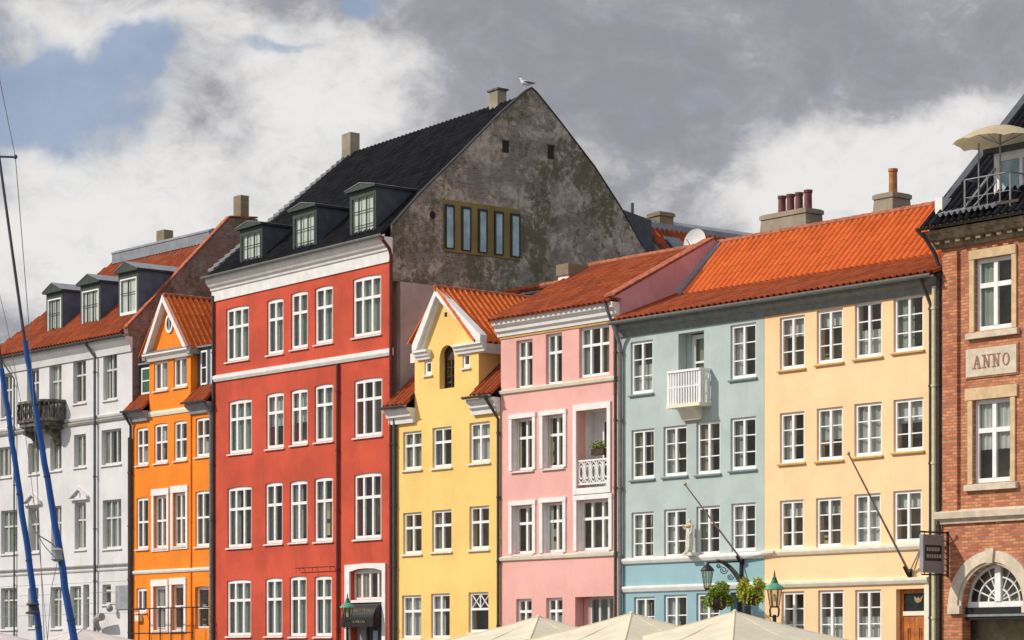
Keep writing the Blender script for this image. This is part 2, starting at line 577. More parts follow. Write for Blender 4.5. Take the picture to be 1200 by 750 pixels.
# ------------------------------------------------------------------ ground
gm, gt, gb, _o = newmat('quay_paving')
gv = gt.n('ShaderNodeTexCoord').outputs['Object']
vo = gt.n('ShaderNodeTexVoronoi'); gt.l(gv, vo.inputs['Vector']); vo.inputs['Scale'].default_value = 6
gc = gt.mix(gt.smooth(vo.outputs['Distance'], .1, .5), (.24, .225, .20), (.12, .115, .105))
gc = gt.mix(gt.noise(gv, .4, 5), gc, (.20, .19, .17))
gt.l(gc, gb.inputs['Base Color']); gb.inputs['Roughness'].default_value = .85
g = MB(); g.add([(-1500, -600, 0), (1500, -600, 0), (1500, 2500, 0), (-1500, 2500, 0)], [(0, 1, 2, 3)])
tag(g.build('ground', gm), kind='structure')


# ------------------------------------------------------------------ pantile roofs
def pantiles(O, A, B, La, Lb, clips=(), tw=.25, th=.37, amp=.086, lip=.012):
    """a sheet of pantiles: O corner, A unit vector along the eave, B unit vector up the slope"""
    A = Vector(A).normalized(); B = Vector(B).normalized(); N = A.cross(B).normalized()
    if N.z < 0: N = -N
    O = Vector(O)
    prof = [(0, -.15), (.10, .55), (.26, 1.0), (.44, .92), (.60, .30), (.68, -.18), (.86, -.22)]
    bm = bmesh.new(); uvl = bm.loops.layers.uv.new('tile')
    nc = max(1, int(math.ceil(La / tw))); nr = max(1, int(math.ceil(Lb / th)))
    for r in range(nr):
        b0 = r * th; b1 = min(Lb, b0 + th)
        lo, up, dn = [], [], []
        for c in range(nc):
            jit = random.uniform(-.006, .006)
            for px, h in prof:
                a = (c + px) * tw
                if a > La: a = La
                h0 = h * amp + lip + jit; h1 = h * amp + .003
                lo.append((bm.verts.new(O + A * a + B * (b0 - .03) + N * h0), c + px))
                up.append((bm.verts.new(O + A * a + B * b1 + N * h1), c + px))
                dn.append((bm.verts.new(O + A * a + B * (b0 - .02) + N * (h * amp - .01)), c + px))
        for i in range(len(lo) - 1):
            cm = int((lo[i][1] + lo[i + 1][1]) / 2)
            for q in ((lo[i][0], lo[i + 1][0], up[i + 1][0], up[i][0]), (dn[i][0], dn[i + 1][0], lo[i + 1][0], lo[i][0])):
                try:
                    f = bm.faces.new(q)
                except ValueError:
                    continue
                f.smooth = True
                for lp in f.loops:
                    lp[uvl].uv = (cm + .5, r + .5)
    for co, no in clips:
        bmesh.ops.bisect_plane(bm, geom=bm.verts[:] + bm.edges[:] + bm.faces[:], plane_co=co, plane_no=no, clear_outer=True, dist=1e-5)
    return bm


def link_bm(bm, name, mat, parent, off=(0, 0, 0)):
    me = bpy.data.meshes.new(name)
    bmesh.ops.translate(bm, vec=(-off[0], -off[1], -off[2]), verts=bm.verts)
    bm.to_mesh(me); bm.free()
    me.set_sharp_from_angle(angle=radians(50))
    me.materials.append(mat)
    o = bpy.data.objects.new(name, me)
    COL.objects.link(o)
    o.parent = parent
    return o


# ------------------------------------------------------------------ houses
class House:
    def __init__(self, label, s0, s1, ztop, wallmat, cat='house', name='town_house', ground=0.0):
        self.s0, self.s1, self.ztop = s0, s1, ztop
        self.root = thing(name, label, cat, W(s0, 0, 0), ROTZ, 'town houses along the quay')
        self.off = (s0, 0, 0)
        self.holes = []
        self.mat = wallmat
        self.k = 0

    def part(self, mb, name, mat, parent=None, smooth=None):
        o = mb.build(name, M[mat] if isinstance(mat, str) else mat, parent or self.root, self.off, smooth)
        return o

    def box(self, name, mat, a, parent=None):
        return self.part(MB().box(*a), name, mat, parent)

    # ---- facade with real openings
    def facade(self, s0=None, s1=None, z0=0.0, z1=None, mat=None, thick=.34, name='wall'):
        s0 = self.s0 if s0 is None else s0; s1 = self.s1 if s1 is None else s1; z1 = self.ztop if z1 is None else z1
        hs = [h for h in self.holes if h[0] > s0 - .01 and h[1] < s1 + .01 and h[3] <= z1 + .01 and h[2] >= z0 - .01]
        xs = sorted({s0, s1, *[h[0] for h in hs], *[h[1] for h in hs]})
        zs = sorted({z0, z1, *[h[2] for h in hs], *[h[3] for h in hs]})
        m = MB()
        idx = {}

        def vid(x, z):
            k = (round(x, 5), round(z, 5))
            if k not in idx:
                idx[k] = len(m.v); m.v.append((x, 0, z))
            return idx[k]
        for i in range(len(xs) - 1):
            for j in range(len(zs) - 1):
                cx, cz = (xs[i] + xs[i + 1]) / 2, (zs[j] + zs[j + 1]) / 2
                if any(h[0] < cx < h[1] and h[2] < cz < h[3] for h in hs):
                    continue
                m.f.append((vid(xs[i], zs[j]), vid(xs[i + 1], zs[j]), vid(xs[i + 1], zs[j + 1]), vid(xs[i], zs[j + 1])))
        for h in hs:                               # reveals
            a, b, c, d = h[:4]
            m.add([(a, 0, c), (a, 0, d), (a, thick, d), (a, thick, c)], [(0, 1, 2, 3)])
            m.add([(b, 0, c), (b, thick, c), (b, thick, d), (b, 0, d)], [(0, 1, 2, 3)])
            m.add([(a, 0, d), (b, 0, d), (b, thick, d), (a, thick, d)], [(0, 1, 2, 3)])
            m.add([(a, 0, c), (a, thick, c), (b, thick, c), (b, 0, c)], [(0, 1, 2, 3)])
            r = h[4]
            if r > 0:                              # arched head: the wall comes down at the corners
                n = 12
                pts = []
                for k in range(n + 1):
                    u = k / n
                    if r > (b - a) * .45:
                        zz = d - r + r * sqrt(max(0, 1 - (2 * u - 1) ** 2))
                    else:
                        zz = d - r * (2 * u - 1) ** 2
                    pts.append((a + (b - a) * u, zz))
                for k in range(n):
                    (xa, za), (xb, zb) = pts[k], pts[k + 1]
                    m.add([(xa, 0, za), (xb, 0, zb), (xb, 0, d), (xa, 0, d)], [(0, 1, 2, 3)])
                    m.add([(xa, 0, za), (xa, thick * .5, za), (xb, thick * .5, zb), (xb, 0, zb)], [(0, 1, 2, 3)])
        return self.part(m, name, mat or self.mat)

    def shell(self, z1=None, depth=10.0, mat=None, inner_z=None):
        """side and back walls, and the rooms behind the windows"""
        z1 = z1 or self.ztop
        iz = inner_z or (z1 - .15)
        m = MB()
        a, b = self.s0 + .12, self.s1 - .12
        nfl = max(1, int(iz / 3.1))
        R_ = .8
        m.add([(a, R_, 0), (b, R_, 0), (b, R_, iz), (a, R_, iz)], [(0, 1, 2, 3)])
        m.add([(a, .34, 0), (a, R_, 0), (a, R_, iz), (a, .34, iz)], [(0, 1, 2, 3)])
        m.add([(b, .34, 0), (b, R_, 0), (b, R_, iz), (b, .34, iz)], [(0, 1, 2, 3)])
        for k in range(nfl + 1):
            z = iz * k / nfl
            m.add([(a, .35, z), (b, .35, z), (b, R_, z), (a, R_, z)], [(0, 1, 2, 3)])
        self.part(m, 'interior', 'interior')

    # ---- windows
    def window(self, x0, x1, yt, yb, cols=2, rows=(.36,), bars=(), frame='frame', sill='sill_white', surround=None, arch=0.0,
               curtain=None, fw=.085, mw=.085, tw=.075, rec=.09, mull_thin=False, sur_w=.13, sur_mat='trim', sur_top=None, label=None):
        sL, sR = S(x0), S(x1); sc_ = (sL + sR) / 2
        xm = (x0 + x1) / 2
        zt, zb = Zp(xm, yt), Zp(xm, yb)
        return self.window_m(sL, sR, zb, zt, cols, rows, bars, frame, sill, surround, arch, curtain, fw, mw, tw, rec, mull_thin, sur_w, sur_mat, sur_top, label)

    def window_m(self, sL, sR, zb, zt, cols=2, rows=(.36,), bars=(), frame='frame', sill='sill_white', surround=None, arch=0.0,
                 curtain=None, fw=.085, mw=.085, tw=.075, rec=.09, mull_thin=False, sur_w=.13, sur_mat='trim', sur_top=None, label=None):
        self.k += 1
        sc_ = (sL + sR) / 2
        self.holes.append((sL, sR, zb, zt, arch))
        m = MB()
        y0, y1 = rec, rec + .07
        g = .004
        top = fw + (arch * 1.0 if arch else 0)
        m.box(sL + g, sL + fw, y0, y1, zb + g, zt - g)
        m.box(sR - fw, sR - g, y0, y1, zb + g, zt - g)
        m.box(sL + fw, sR - fw, y0, y1, zt - top, zt - g)
        m.box(sL + fw, sR - fw, y0, y1, zb + g, zb + fw * 1.15)
        iw = (sR - sL)
        for c in range(1, cols):
            x = sL + iw * c / cols
            mm = mw if not mull_thin else mw * .6
            m.box(x - mm / 2, x + mm / 2, y0 - .012, y1 + .003, zb + fw * 1.15 - .002, zt - top + .002)
        H = zt - zb
        for r in rows:
            z = zt - H * r
            m.box(sL + fw - .002, sR - fw + .002, y0 - .006, y1 + .001, z - tw / 2, z + tw / 2)
        for r in bars:
            z = zt - H * r
            m.box(sL + fw - .002, sR - fw + .002, y0 + .012, y1 - .012, z - .017, z + .017)
        if cols > 1:                               # sash stiles beside every mullion read as a thicker casement frame
            for c in range(1, cols):
                pass
        wo = self.part(m, 'window', frame)
        if label: wo['label'] = label
        p = MB(); yy_ = y0 + .036; p.add([(sL + .03, yy_, zb + .04), (sR - .03, yy_, zb + .04), (sR - .03, yy_, zt - .04), (sL + .03, yy_, zt - .04)], [(0, 1, 2, 3)])
        self.part(p, 'pane', 'glass', wo)
        if sill:
            self.part(MB().prism_x([(-.07, zb - .075), (-.07, zb - .035), (y0 + .0, zb - .002), (y0 + .0, zb - .075)], sL - .06, sR + .06), 'sill', sill, wo)
        if surround:
            t0 = -.045
            sw = sur_w
            q = MB()
            up = sur_top if sur_top is not None else sw
            bt = sw * (.9 if surround == 'full' else 0)
            q.box(sL - sw, sL - .003, t0, .02, zb - bt, zt + .003)
            q.box(sR + .003, sR + sw, t0, .02, zb - bt, zt + .003)
            q.box(sL - sw - .015, sR + sw + .015, t0 - .012, .02, zt + .003, zt + up)
            if bt:
                q.box(sL - .003, sR + .003, t0, .02, zb - bt, zb - .08)
            if rec > .12:
                q.box(sL + .001, sL + .014, .021, rec, zb + .001, zt - .001)
                q.box(sR - .014, sR - .001, .021, rec, zb + .001, zt - .001)
            self.part(q, 'surround', sur_mat, wo)
        # curtains
        kind = curtain
        if kind is None:
            kind = random.choices(['none', 'sides', 'left', 'full', 'half', 'blind'], [3, 4, 2, 2, 2, 2])[0]
        cm = random.choices(['curtain', 'curtain_green', 'curtain_beige'], [4, 3, 2])[0]
        if kind.startswith('g'):
            cm = 'curtain_green'; kind = kind[1:]
        if kind.startswith('w'):
            cm = 'curtain'; kind = kind[1:]
        c = MB()

        def drape(a, b, za, zb_):
            n = max(6, int((b - a) / .035)); 
            ph = random.uniform(0, 6)
            vs = []
            for i in range(n + 1):
                u = i / n
                yy = .215 + .022 * sin(ph + u * (b - a) * 40) + .012 * sin(ph * 2 + u * 17)
                vs += [(a + (b - a) * u, yy, za), (a + (b - a) * u, yy * .98, zb_)]
            c.add(vs, [(2 * i, 2 * i + 2, 2 * i + 3, 2 * i + 1) for i in range(n)])
        a, b, za, zb2 = sL + .02, sR - .02, zb + .03, zt - .03
        if kind == 'sides':
            k1 = random.uniform(.18, .30)
            drape(a, a + (b - a) * k1, za, zb2); drape(b - (b - a) * random.uniform(.18, .3), b, za, zb2)
        elif kind == 'left':
            drape(a, a + (b - a) * random.uniform(.35, .55), za, zb2)
        elif kind == 'right':
            drape(b - (b - a) * .45, b, za, zb2)
        elif kind == 'full':
            drape(a, b, za, zb2)
        elif kind == 'half':
            drape(a, b, za, za + (zb2 - za) * random.uniform(.40, .6))
        elif kind == 'top':
            drape(a, b, zb2 - (zb2 - za) * .6, zb2)
        elif kind == 'blind':
            zz = zb2 - (zb2 - za) * random.uniform(.2, .45)
            c.add([(a, .23, zz), (b, .23, zz), (b, .23, zb2), (a, .23, zb2)], [(0, 1, 2, 3)])
        if c.v:
            self.part(c, 'curtain', cm, wo, smooth=True)
        return wo

    def band(self, y_px_pairs, name='string_course', mat='trim', proud=.07, h=.14, s0=None, s1=None, z=None):
        s0 = self.s0 if s0 is None else s0; s1 = self.s1 if s1 is None else s1
        return self.part(MB().prism_x([(0.01, z - h), (-proud * .6, z - h), (-proud, z - h * .45), (-proud, z - .02), (0.01, z + .015)], s0, s1), name, mat)

    def pipe(self, s, z0, z1, mat='gutter', r=.05, y=-.10, name='downpipe', bend=None):
        m = MB()
        pts = [(s, y, z0), (s, y, z1)]
        if bend:
            pts += bend
        m.tube(pts, r, 8)
        z = z0 + .8
        while z < z1:
            m.tube([(s, y, z - .03), (s, y, z + .03)], r * 1.35, 8)
            m.box(s - .012, s + .012, y, .0, z - .012, z + .012)
            z += 2.1
        return self.part(m, name, mat)

    def gutter(self, s0, s1, y, z, mat='gutter', r=.07):
        m = MB()
        n = 8
        prof = [(y + r * cos(pi + pi * k / n), z + r * sin(pi + pi * k / n)) for k in range(n + 1)]
        prof += [(y + (r - .012) * cos(2 * pi - pi * k / n), z + (r - .012) * sin(2 * pi - pi * k / n)) for k in range(n + 1)]
        m.prism_x(prof, s0, s1)
        return self.part(m, 'gutter', mat)

    def dormer(self, x0, x1, yt, yb, t0, rz0, rk, cols=3, rows=(), bars=(.33, .66), body='slate', front='green_frame', frame='frame',
               roof='slate', ph=.28, side=.14, head=.20, mull=.05, overhang=.12):
        sL, sR = S(x0, t0), S(x1, t0); xm = (x0 + x1) / 2
        zt, zb = Zp(xm, yt, t0), Zp(xm, yb, t0)
        a, b = sL - side, sR + side
        top = zt + head
        tb = (top - rz0) / rk + .15
        d = MB()
        for u, v in ((a, a + .06), (b - .06, b)):
            d.prism_x([(t0, rz0 + rk * t0 - .25), (t0, top), (tb, top), (tb, rz0 + rk * tb - .4)], u, v)
        d.box(a + .06, b - .06, t0 + .55, t0 + .6, zb - .4, top - .01)
        o = self.part(d, 'dormer', body)
        f = MB()
        f.box(a, sL, t0 - .03, t0, zb - .12, top - .002)
        f.box(sR, b, t0 - .03, t0, zb - .12, top - .002)
        f.box(sL, sR, t0 - .03, t0 + .02, zt, top - .002)
        f.box(a - .04, b + .04, t0 - .05, t0 + .05, zb - .22, zb - .06)
        self.part(f, 'casing', front, o)
        w_ = MB()
        fw = .055
        w_.box(sL, sL + fw, t0 - .045, t0, zb - .06, zt); w_.box(sR - fw, sR, t0 - .045, t0, zb - .06, zt)
        w_.box(sL + fw, sR - fw, t0 - .045, t0, zt - fw, zt); w_.box(sL + fw, sR - fw, t0 - .045, t0, zb - .06, zb + fw)
        self.part(w_, 'frame', front if mull < .06 else frame, o)
        w2 = MB()
        for c in range(1, cols):
            x = sL + (sR - sL) * c / cols
            w2.box(x - mull / 2, x + mull / 2, t0 - .05, t0 - .01, zb + fw, zt - fw)
        for r in bars:
            z = zt - (zt - zb) * r
            w2.box(sL + fw, sR - fw, t0 - .04, t0 - .015, z - .014, z + .014)
        self.part(w2, 'glazing_bars', front, o)
        p = MB(); p.add([(sL + .01, t0 - .025, zb), (sR - .01, t0 - .025, zb), (sR - .01, t0 - .025, zt), (sL + .01, t0 - .025, zt)], [(0, 1, 2, 3)])
        self.part(p, 'pane', 'glass', o)
        self.part(MB().box(sL - .02, sR + .02, t0 + .05, t0 + .06, zb - .05, zt - .005), 'blind', 'blind', o)
        r_ = MB()
        m_ = (a + b) / 2
        r_.prism_y([(a - .09, top), (b + .09, top), (b + .09, top + .05), (m_, top + .05 + ph), (a - .09, top + .05)], t0 - overhang, tb + .3)
        self.part(r_, 'dormer_roof', roof, o)
        r2 = MB()
        r2.prism_y([(a - .11, top + .0), (b + .11, top + .0), (b + .11, top + .06), (m_, top + .06 + ph), (a - .11, top + .06)], t0 - overhang - .05, t0 - overhang - .004)
        self.part(r2, 'pediment', front, o)
        r3 = MB()
        for sgn, e0 in ((1, a), (-1, b)):
            r3.prism_y([(e0 - sgn * .13, top + .057), (e0 - sgn * .13, top + .08), (m_, top + .095 + ph), (m_, top + .065 + ph)], t0 - overhang - .07, tb + .25)
        self.part(r3, 'roof_edge', 'zinc', o)
        return o

    def chimney(self, x0, x1, y0, y1, z0, z1, mat='chim_stone', cap=True, pots=(), pot_mat='pot_red', taper=0.0):
        m = MB()
        m.taper(x0, x1, y0, y1, z0, z1, taper)
        if cap:
            m.box(x0 + taper - .05, x1 - taper + .05, y0 + taper - .05, y1 - taper + .05, z1 - .16, z1 - .03)
        o = self.part(m, 'chimney', mat)
        for s, t, r, h in pots:
            p = MB().lathe((s, t, z1 - .02), [(r * 1.1, 0), (r, .06), (r * .95, h - .1), (r * 1.12, h - .08), (r * 1.12, h), (r * .8, h), (r * .8, h - .06)], 14)
            self.part(p, 'chimney_pot', pot_mat, o, smooth=True)
        return o


def slope(H, s0, s1, t0, z0, t1, z1, mat='tile', clips=(), name='roof', ridge=None, verge=None):
    """pantiled slope from the eave (t0,z0) up to (t1,z1)"""
    L = sqrt((t1 - t0) ** 2 + (z1 - z0) ** 2)
    bm = pantiles((s0, t0, z0), (1, 0, 0), (0, (t1 - t0) / L, (z1 - z0) / L), s1 - s0, L, clips)
    return link_bm(bm, name, M[mat], H.root, H.off)


def ridge(H, s0, s1, t, z, mat='ridge_tile', r=.12, parent=None, z1=None):
    m = MB()
    n = int((s1 - s0) / .4)
    z1 = z if z1 is None else z1
    for i in range(n):
        a = s0 + (s1 - s0) * i / n; b = s0 + (s1 - s0) * (i + 1) / n + .03
        za = z + (z1 - z) * i / n
        m.tube([(a, t, za), (b, t, za + (z1 - z) / n)], r, 8, r * .86)
    return H.part(m, 'ridge', mat, parent)


def ridge_y(H, s, t0, t1, z, mat='ridge_tile', r=.11):
    m = MB(); n = max(1, int((t1 - t0) / .4))
    for i in range(n):
        a = t0 + (t1 - t0) * i / n; b = t0 + (t1 - t0) * (i + 1) / n + .03
        m.tube([(s, a, z), (s, b, z)], r, 8, r * .86)
    return H.part(m, 'ridge', mat)


def interp(rows, n):
    return rows


# ================= 1. white house =================
H = House('long white classical house with red tiled roof, three dormers and a stone balcony', -35.2, S(155), 14.6, M['white_wall'])
wk = dict(frame='frame_grey', fw=.07, mw=.075, tw=.07, rec=.14)
for a in [(121, 137, 413.5, 468), (85.7, 100.6, 421, 472), (31.7, 45.6, 432, 478), (1, 14, 439, 489)]:
    H.window(*a, cols=2, rows=(.36,), **wk)
H.window(57.8, 72.2, 427, 486, cols=2, rows=(.33,), curtain='full', sill=None, label='tall balcony door with cream curtains', **wk)
for a in [(119, 142, 503, 544, 3), (86.7, 100.6, 509, 547, 2), (58.8, 72, 513, 551, 2), (33, 45.6, 519, 555, 2), (-4, 13, 524, 559, 3)]:
    H.window(*a[:4], cols=a[4], rows=(), curtain='gleft', **wk)
for i, a in enumerate([(120.4, 142, 585.5, 642.4, 3), (87.4, 100.6, 589, 643.6, 2), (60, 72, 593, 646, 2), (33, 45.6, 595, 647, 2), (1, 20, 598, 648.7, 3)]):
    o = H.window(*a[:4], cols=a[4], rows=(.37,), curtain='gfull' if i % 2 == 0 else 'sides', **wk)
    if i in (1, 3):
        sL, sR = S(a[0]), S(a[1]); zt = Zp((a[0] + a[1]) / 2, a[2])
        q = MB(); c = (sL + sR) / 2; hw = (sR - sL) / 2 + .25
        q.box(c - hw, c + hw, -.13, .01, zt + .10, zt + .18)
        for sg in (-1, 1):
            q.prism_y([(c + sg * hw, zt + .18), (c + sg * hw, zt + .25), (c, zt + .62), (c, zt + .53)], -.14, .01)
        q.prism_y([(c - hw + .2, zt + .18), (c + hw - .2, zt + .18), (c, zt + .50)], -.03, .01)
        q.box(c - .06, c + .06, -.07, -.03, zt + .2, zt + .38)
        H.part(q, 'pediment', 'white_wall', o)
for a in [(82, 95, 687, 735, 2), (97.5, 104.5, 685, 737, 1), (59.5, 72, 688, 736, 2), (33, 45, 689, 735, 2), (1, 20, 689, 737, 3), (120, 130, 685, 708, 1)]:
    H.window(*a[:4], cols=a[4], rows=(.30,), curtain=('gfull' if a[4] > 1 else 'none'), **wk)
H.facade(); H.shell()
zb1 = Zp(114, 488); zb2 = Zp(76, 664)
H.band(None, z=zb1 + .05, h=.12, mat='white_wall', proud=.07)
H.band(None, z=zb1 - .12, h=.14, mat='grey_trim', proud=.10)
H.band(None, z=zb2, h=.10, mat='grey_trim', proud=.10)
H.band(None, z=zb2 - .16, h=.10, mat='white_wall', proud=.07)
for k in range(9):                                 # shadow joints of the rusticated ground floor
    H.box('plinth_joint', 'grey_trim', (H.s0, H.s1, -.006, .004, 4.95 - k * .42, 4.962 - k * .42)) if k < 4 else None
H.part(MB().prism_x([(.01, 14.0), (-.06, 14.0), (-.10, 14.25), (-.28, 14.45), (-.30, 14.58), (.01, 14.58)], H.s0, H.s1), 'cornice', 'white_wall')
H.gutter(H.s0 - .1, H.s1 + .02, -.38, 14.66, r=.09)
H.pipe(S(114), 0, 14.0, 'gutter', .055, -.12, bend=[(S(113.5), -.12, 14.05), (S(110), -.36, 14.5), (S(109), -.38, 14.62)])
H.pipe(S(19), 0, 13.7, 'gutter', .035, -.10, bend=[(S(19) - .5, -.36, 14.4), (S(19) - .7, -.38, 14.62)])
H.pipe(S(154), 0, 10.6, 'pipe_dark', .06, -.10)
# roof
RZ, RK = 14.72, (19.15 - 14.72) / 4.7
ls = H.s0 - .1
sl_o = slope(H, ls, S(155) - .35, -.3, RZ - .0, 4.4, 19.15, 'tile_old_shaded', [(Vector((ls, -.3, 14.7)), Vector((-4.7, 3.6, 0)))])
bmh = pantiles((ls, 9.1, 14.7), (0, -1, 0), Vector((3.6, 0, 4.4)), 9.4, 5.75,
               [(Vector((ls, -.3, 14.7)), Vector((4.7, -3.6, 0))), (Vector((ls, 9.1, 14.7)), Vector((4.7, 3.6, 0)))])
link_bm(bmh, 'roof', M['tile_old_shaded'], H.root, H.off)
H.part(MB().prism_x([(4.3, 19.1), (9.2, 14.6), (8.9, 14.3), (4.3, 18.8)], -31.4, S(155) - .3), 'roof', 'tile_dark')
H.part(MB().prism_x([(3.75, 18.62), (4.0, 18.62), (9.0, 14.4), (-.1, 14.45)], ls + 4.0, S(155) - .4), 'roof_frame', 'slate')
H.part(MB().prism_x([(3.82, 18.75), (3.82, 19.22), (4.0, 19.32), (5.0, 19.32), (5.0, 18.75)], -31.7, S(155) - .38), 'roof_cap', 'zinc')
H.part(MB().prism_x([(3.79, 19.17), (3.79, 19.24), (5.05, 19.36), (5.05, 19.28)], -31.75, S(155) - .36), 'roof_cap', 'lead')
# brick gable wall on the right
gp = [(.0, 14.4), (-.2, 14.7), (-.2, 14.95), (4.55, 19.75), (5.9, 19.85), (10.4, 14.7), (10.4, 0), (0.02, 0)]
H.part(MB().prism_x(gp, S(155) - .36, S(155) - .004), 'gable_wall', 'brick_gable')
cp = MB()
for (ta, za), (tb_, zb_) in (((-.25, 14.93), (4.55, 19.78)), ((4.55, 19.78), (5.9, 19.88))):
    cp.prism_x([(ta, za), (tb_, zb_), (tb_, zb_ + .06), (ta, za + .06)], S(155) - .24, S(155) + .04)
H.part(cp, 'coping', 'tile_old_shaded' if False else 'ridge_tile')
H.part(MB().box(H.s0, H.s0 + .3, .01, 9, 0, 14.6), 'wall', 'white_wall')
H.part(MB().box(H.s0, H.s1, 9, 9.3, 0, 14.6), 'wall', 'white_wall')
for a in [(57, 72.5, 350, 392), (97, 116.5, 340, 382), (141.6, 161, 326, 367)]:
    H.dormer(*a, .55, RZ + .3 * RK, RK, cols=3 if a[0] < 140 else 2, bars=(.42,), body='slate_blue', front='green_frame', mull=.06, ph=.33, head=.24)
H.chimney(S(188, 5), S(197, 5), 4.8, 5.25, 18.5, 20.0, 'brick_chim', cap=False)
H.chimney(S(276, 5.2), S(284.5, 5.2), 5.1, 5.5, 19.0, 20.75, 'brick_chim', cap=False)
# stone balcony
bs0, bs1 = S(41), S(76)
zf = Zp(50, 494)
q = MB()
n = 12
front = [(bs0 - .05, 0), (bs0 - .05, -.55), (bs0 + .35, -.95), (bs1 - .35, -.95), (bs1 + .05, -.55), (bs1 + .05, 0)]
q.prism_y([(0, 0), (0, 0), (0, 0)], 0, 0) if False else None
def slab(mb, pts, z0, z1):
    n = len(pts)
    mb.add([(x, y, z0) for x, y in pts] + [(x, y, z1) for x, y in pts],
           [tuple(range(n - 1, -1, -1)), tuple(range(n, 2 * n))] + [(i, (i + 1) % n, (i + 1) % n + n, i + n) for i in range(n)])
def grow(pts, k):
    c = (bs0 + bs1) / 2
    return [(x + (k if x > c else -k), y - (k if y < -.01 else 0)) for x, y in pts]
slab(q, grow(front, .06), zf - .12, zf)
slab(q, grow(front, -.02), zf - .30, zf - .12)
slab(q, grow(front, -.16), zf - .42, zf - .30)
bal = H.part(q, 'balcony', 'dark_stone')
q = MB()
slab(q, grow(front, .02), zf + .66, zf + .76)
H.part(q, 'handrail', 'dark_stone', bal)
q = MB()
path = front
for (xa, ya), (xb, yb) in zip(path[:-1], path[1:]):
    L = math.hypot(xb - xa, yb - ya); nb = max(1, int(L / .17))
    for i in range(nb + 1):
        u = i / nb
        r = .075 if i in (0, nb) else .045
        q.lathe((xa + (xb - xa) * u, ya + (yb - ya) * u, zf), [(r, 0), (r * .6, .1), (r * 1.25, .3), (r * .55, .5), (r, .66)], 8)
H.part(q, 'balusters', 'dark_stone', bal, smooth=True)
for s in (bs0 + .35, bs1 - .45):
    H.part(MB().prism_x([(0, zf - .42), (-.75, zf - .42), (-.72, zf - .55), (-.3, zf - .72), (-.12, zf - 1.05), (0, zf - 1.12)], s - .12, s + .12), 'corbel', 'dark_stone', bal)
# street level bits of the white house
o = H.part(MB().box(S(136.5), S(153), -.05, -.005, Zp(145, 714), Zp(145, 686)), 'notice_board', 'lead')
q = MB()
for i in range(7):
    a0 = pi * .98 - i * pi * .09
    pass
cs, cz = S(137), Zp(137, 739)
pts = [(S(119.5) + (S(134) - S(119.5)) * (1 - cos(pi / 2 * i / 8)), -.12 - .45 * sin(pi / 2 * i / 8), Zp(122, 738) + (Zp(134, 723) - Zp(122, 738)) * sin(pi / 2 * i / 8)) for i in range(9)]
q.tube(pts, .10, 8, .16)
H.part(q, 'curved_arm', 'grey_trim')

# ================= 2. orange house =================
oc = S(155.2); ocr = S(249.5)
ZE = Zp(160, 484)                                    # eave beside the gable bay
ga, gb_ = S(175), S(223.5)
H = House('narrow bright orange house with a pointed gable bay and white framed windows', oc, ocr, ZE, M['orange'])
ok = dict(sill='sill_white', arch=.035, sur_mat='trim')
for a in [(180.5, 196.4, 423.5, 457), (203.5, 219, 418.5, 453)]:
    H.window(*a, cols=2, rows=(), mw=.10, curtain='wfull', rec=.05, **{**ok, 'arch': 0})
rowb = [(160, 173.6, 501, 544.7), (180.7, 196.4, 496, 542), (204, 219, 493, 539), (229.3, 246.3, 489, 534.6)]
for a in rowb: H.window(*a, cols=2, rows=(.48,), curtain=random.choice(['wsides', 'wblind', 'whalf']), rec=.05, **ok)
H.window(160, 173.6, 583, 643, cols=2, rows=(.48,), curtain='gsides', rec=.05, **ok)
H.window(180.8, 195.8, 580.5, 642, cols=2, rows=(.48,), curtain='gsides', surround='full', sur_w=.15, sur_top=.26, **ok)
H.window(203.3, 218, 577, 639.5, cols=2, rows=(.48,), curtain='gsides', surround='full', sur_w=.15, sur_top=.26, **ok)
H.window(229, 245.8, 575, 640, cols=2, rows=(.48,), curtain='gsides', rec=.05, **ok)
H.window(160, 172, 689, 717, cols=2, rows=(), curtain='none', rec=.05, **ok)
H.window(180.3, 195, 687, 738, cols=1, rows=(.48,), curtain='left', surround='full', sur_w=.15, sur_top=.26, **ok)
H.window(201.8, 216, 685, 738, cols=1, rows=(.48,), curtain='none', surround='full', sur_w=.15, sur_top=.26, **ok)
H.window(228.5, 244.5, 687, 737, cols=1, rows=(.50,), curtain='none', rec=.12, **{**ok, 'sill': None})
H.facade(); H.shell()
ztr = Zp(173, 415) - .18
# gable bay above the eaves
H.facade(ga, gb_, ZE, ztr)
def bayside(H, a, b, z0, z1, depth, mat):
    m = MB()
    m.box(a, a + .25, .01, depth, z0, z1); m.box(b - .25, b, .01, depth, z0, z1)
    m.box(a + .25, b - .25, .9, 1.0, z0, z1)
    return H.part(m, 'bay_wall', mat)
bayside(H, ga, gb_, ZE - .2, ztr, 3.6, 'orange')
apx, apz = S(196.5), Zp(196.5, 346)
H.part(MB().prism_y([(ga + .05, ztr), (gb_ - .05, ztr), (apx, apz - .25)], 0.0, .25), 'gable', 'orange')
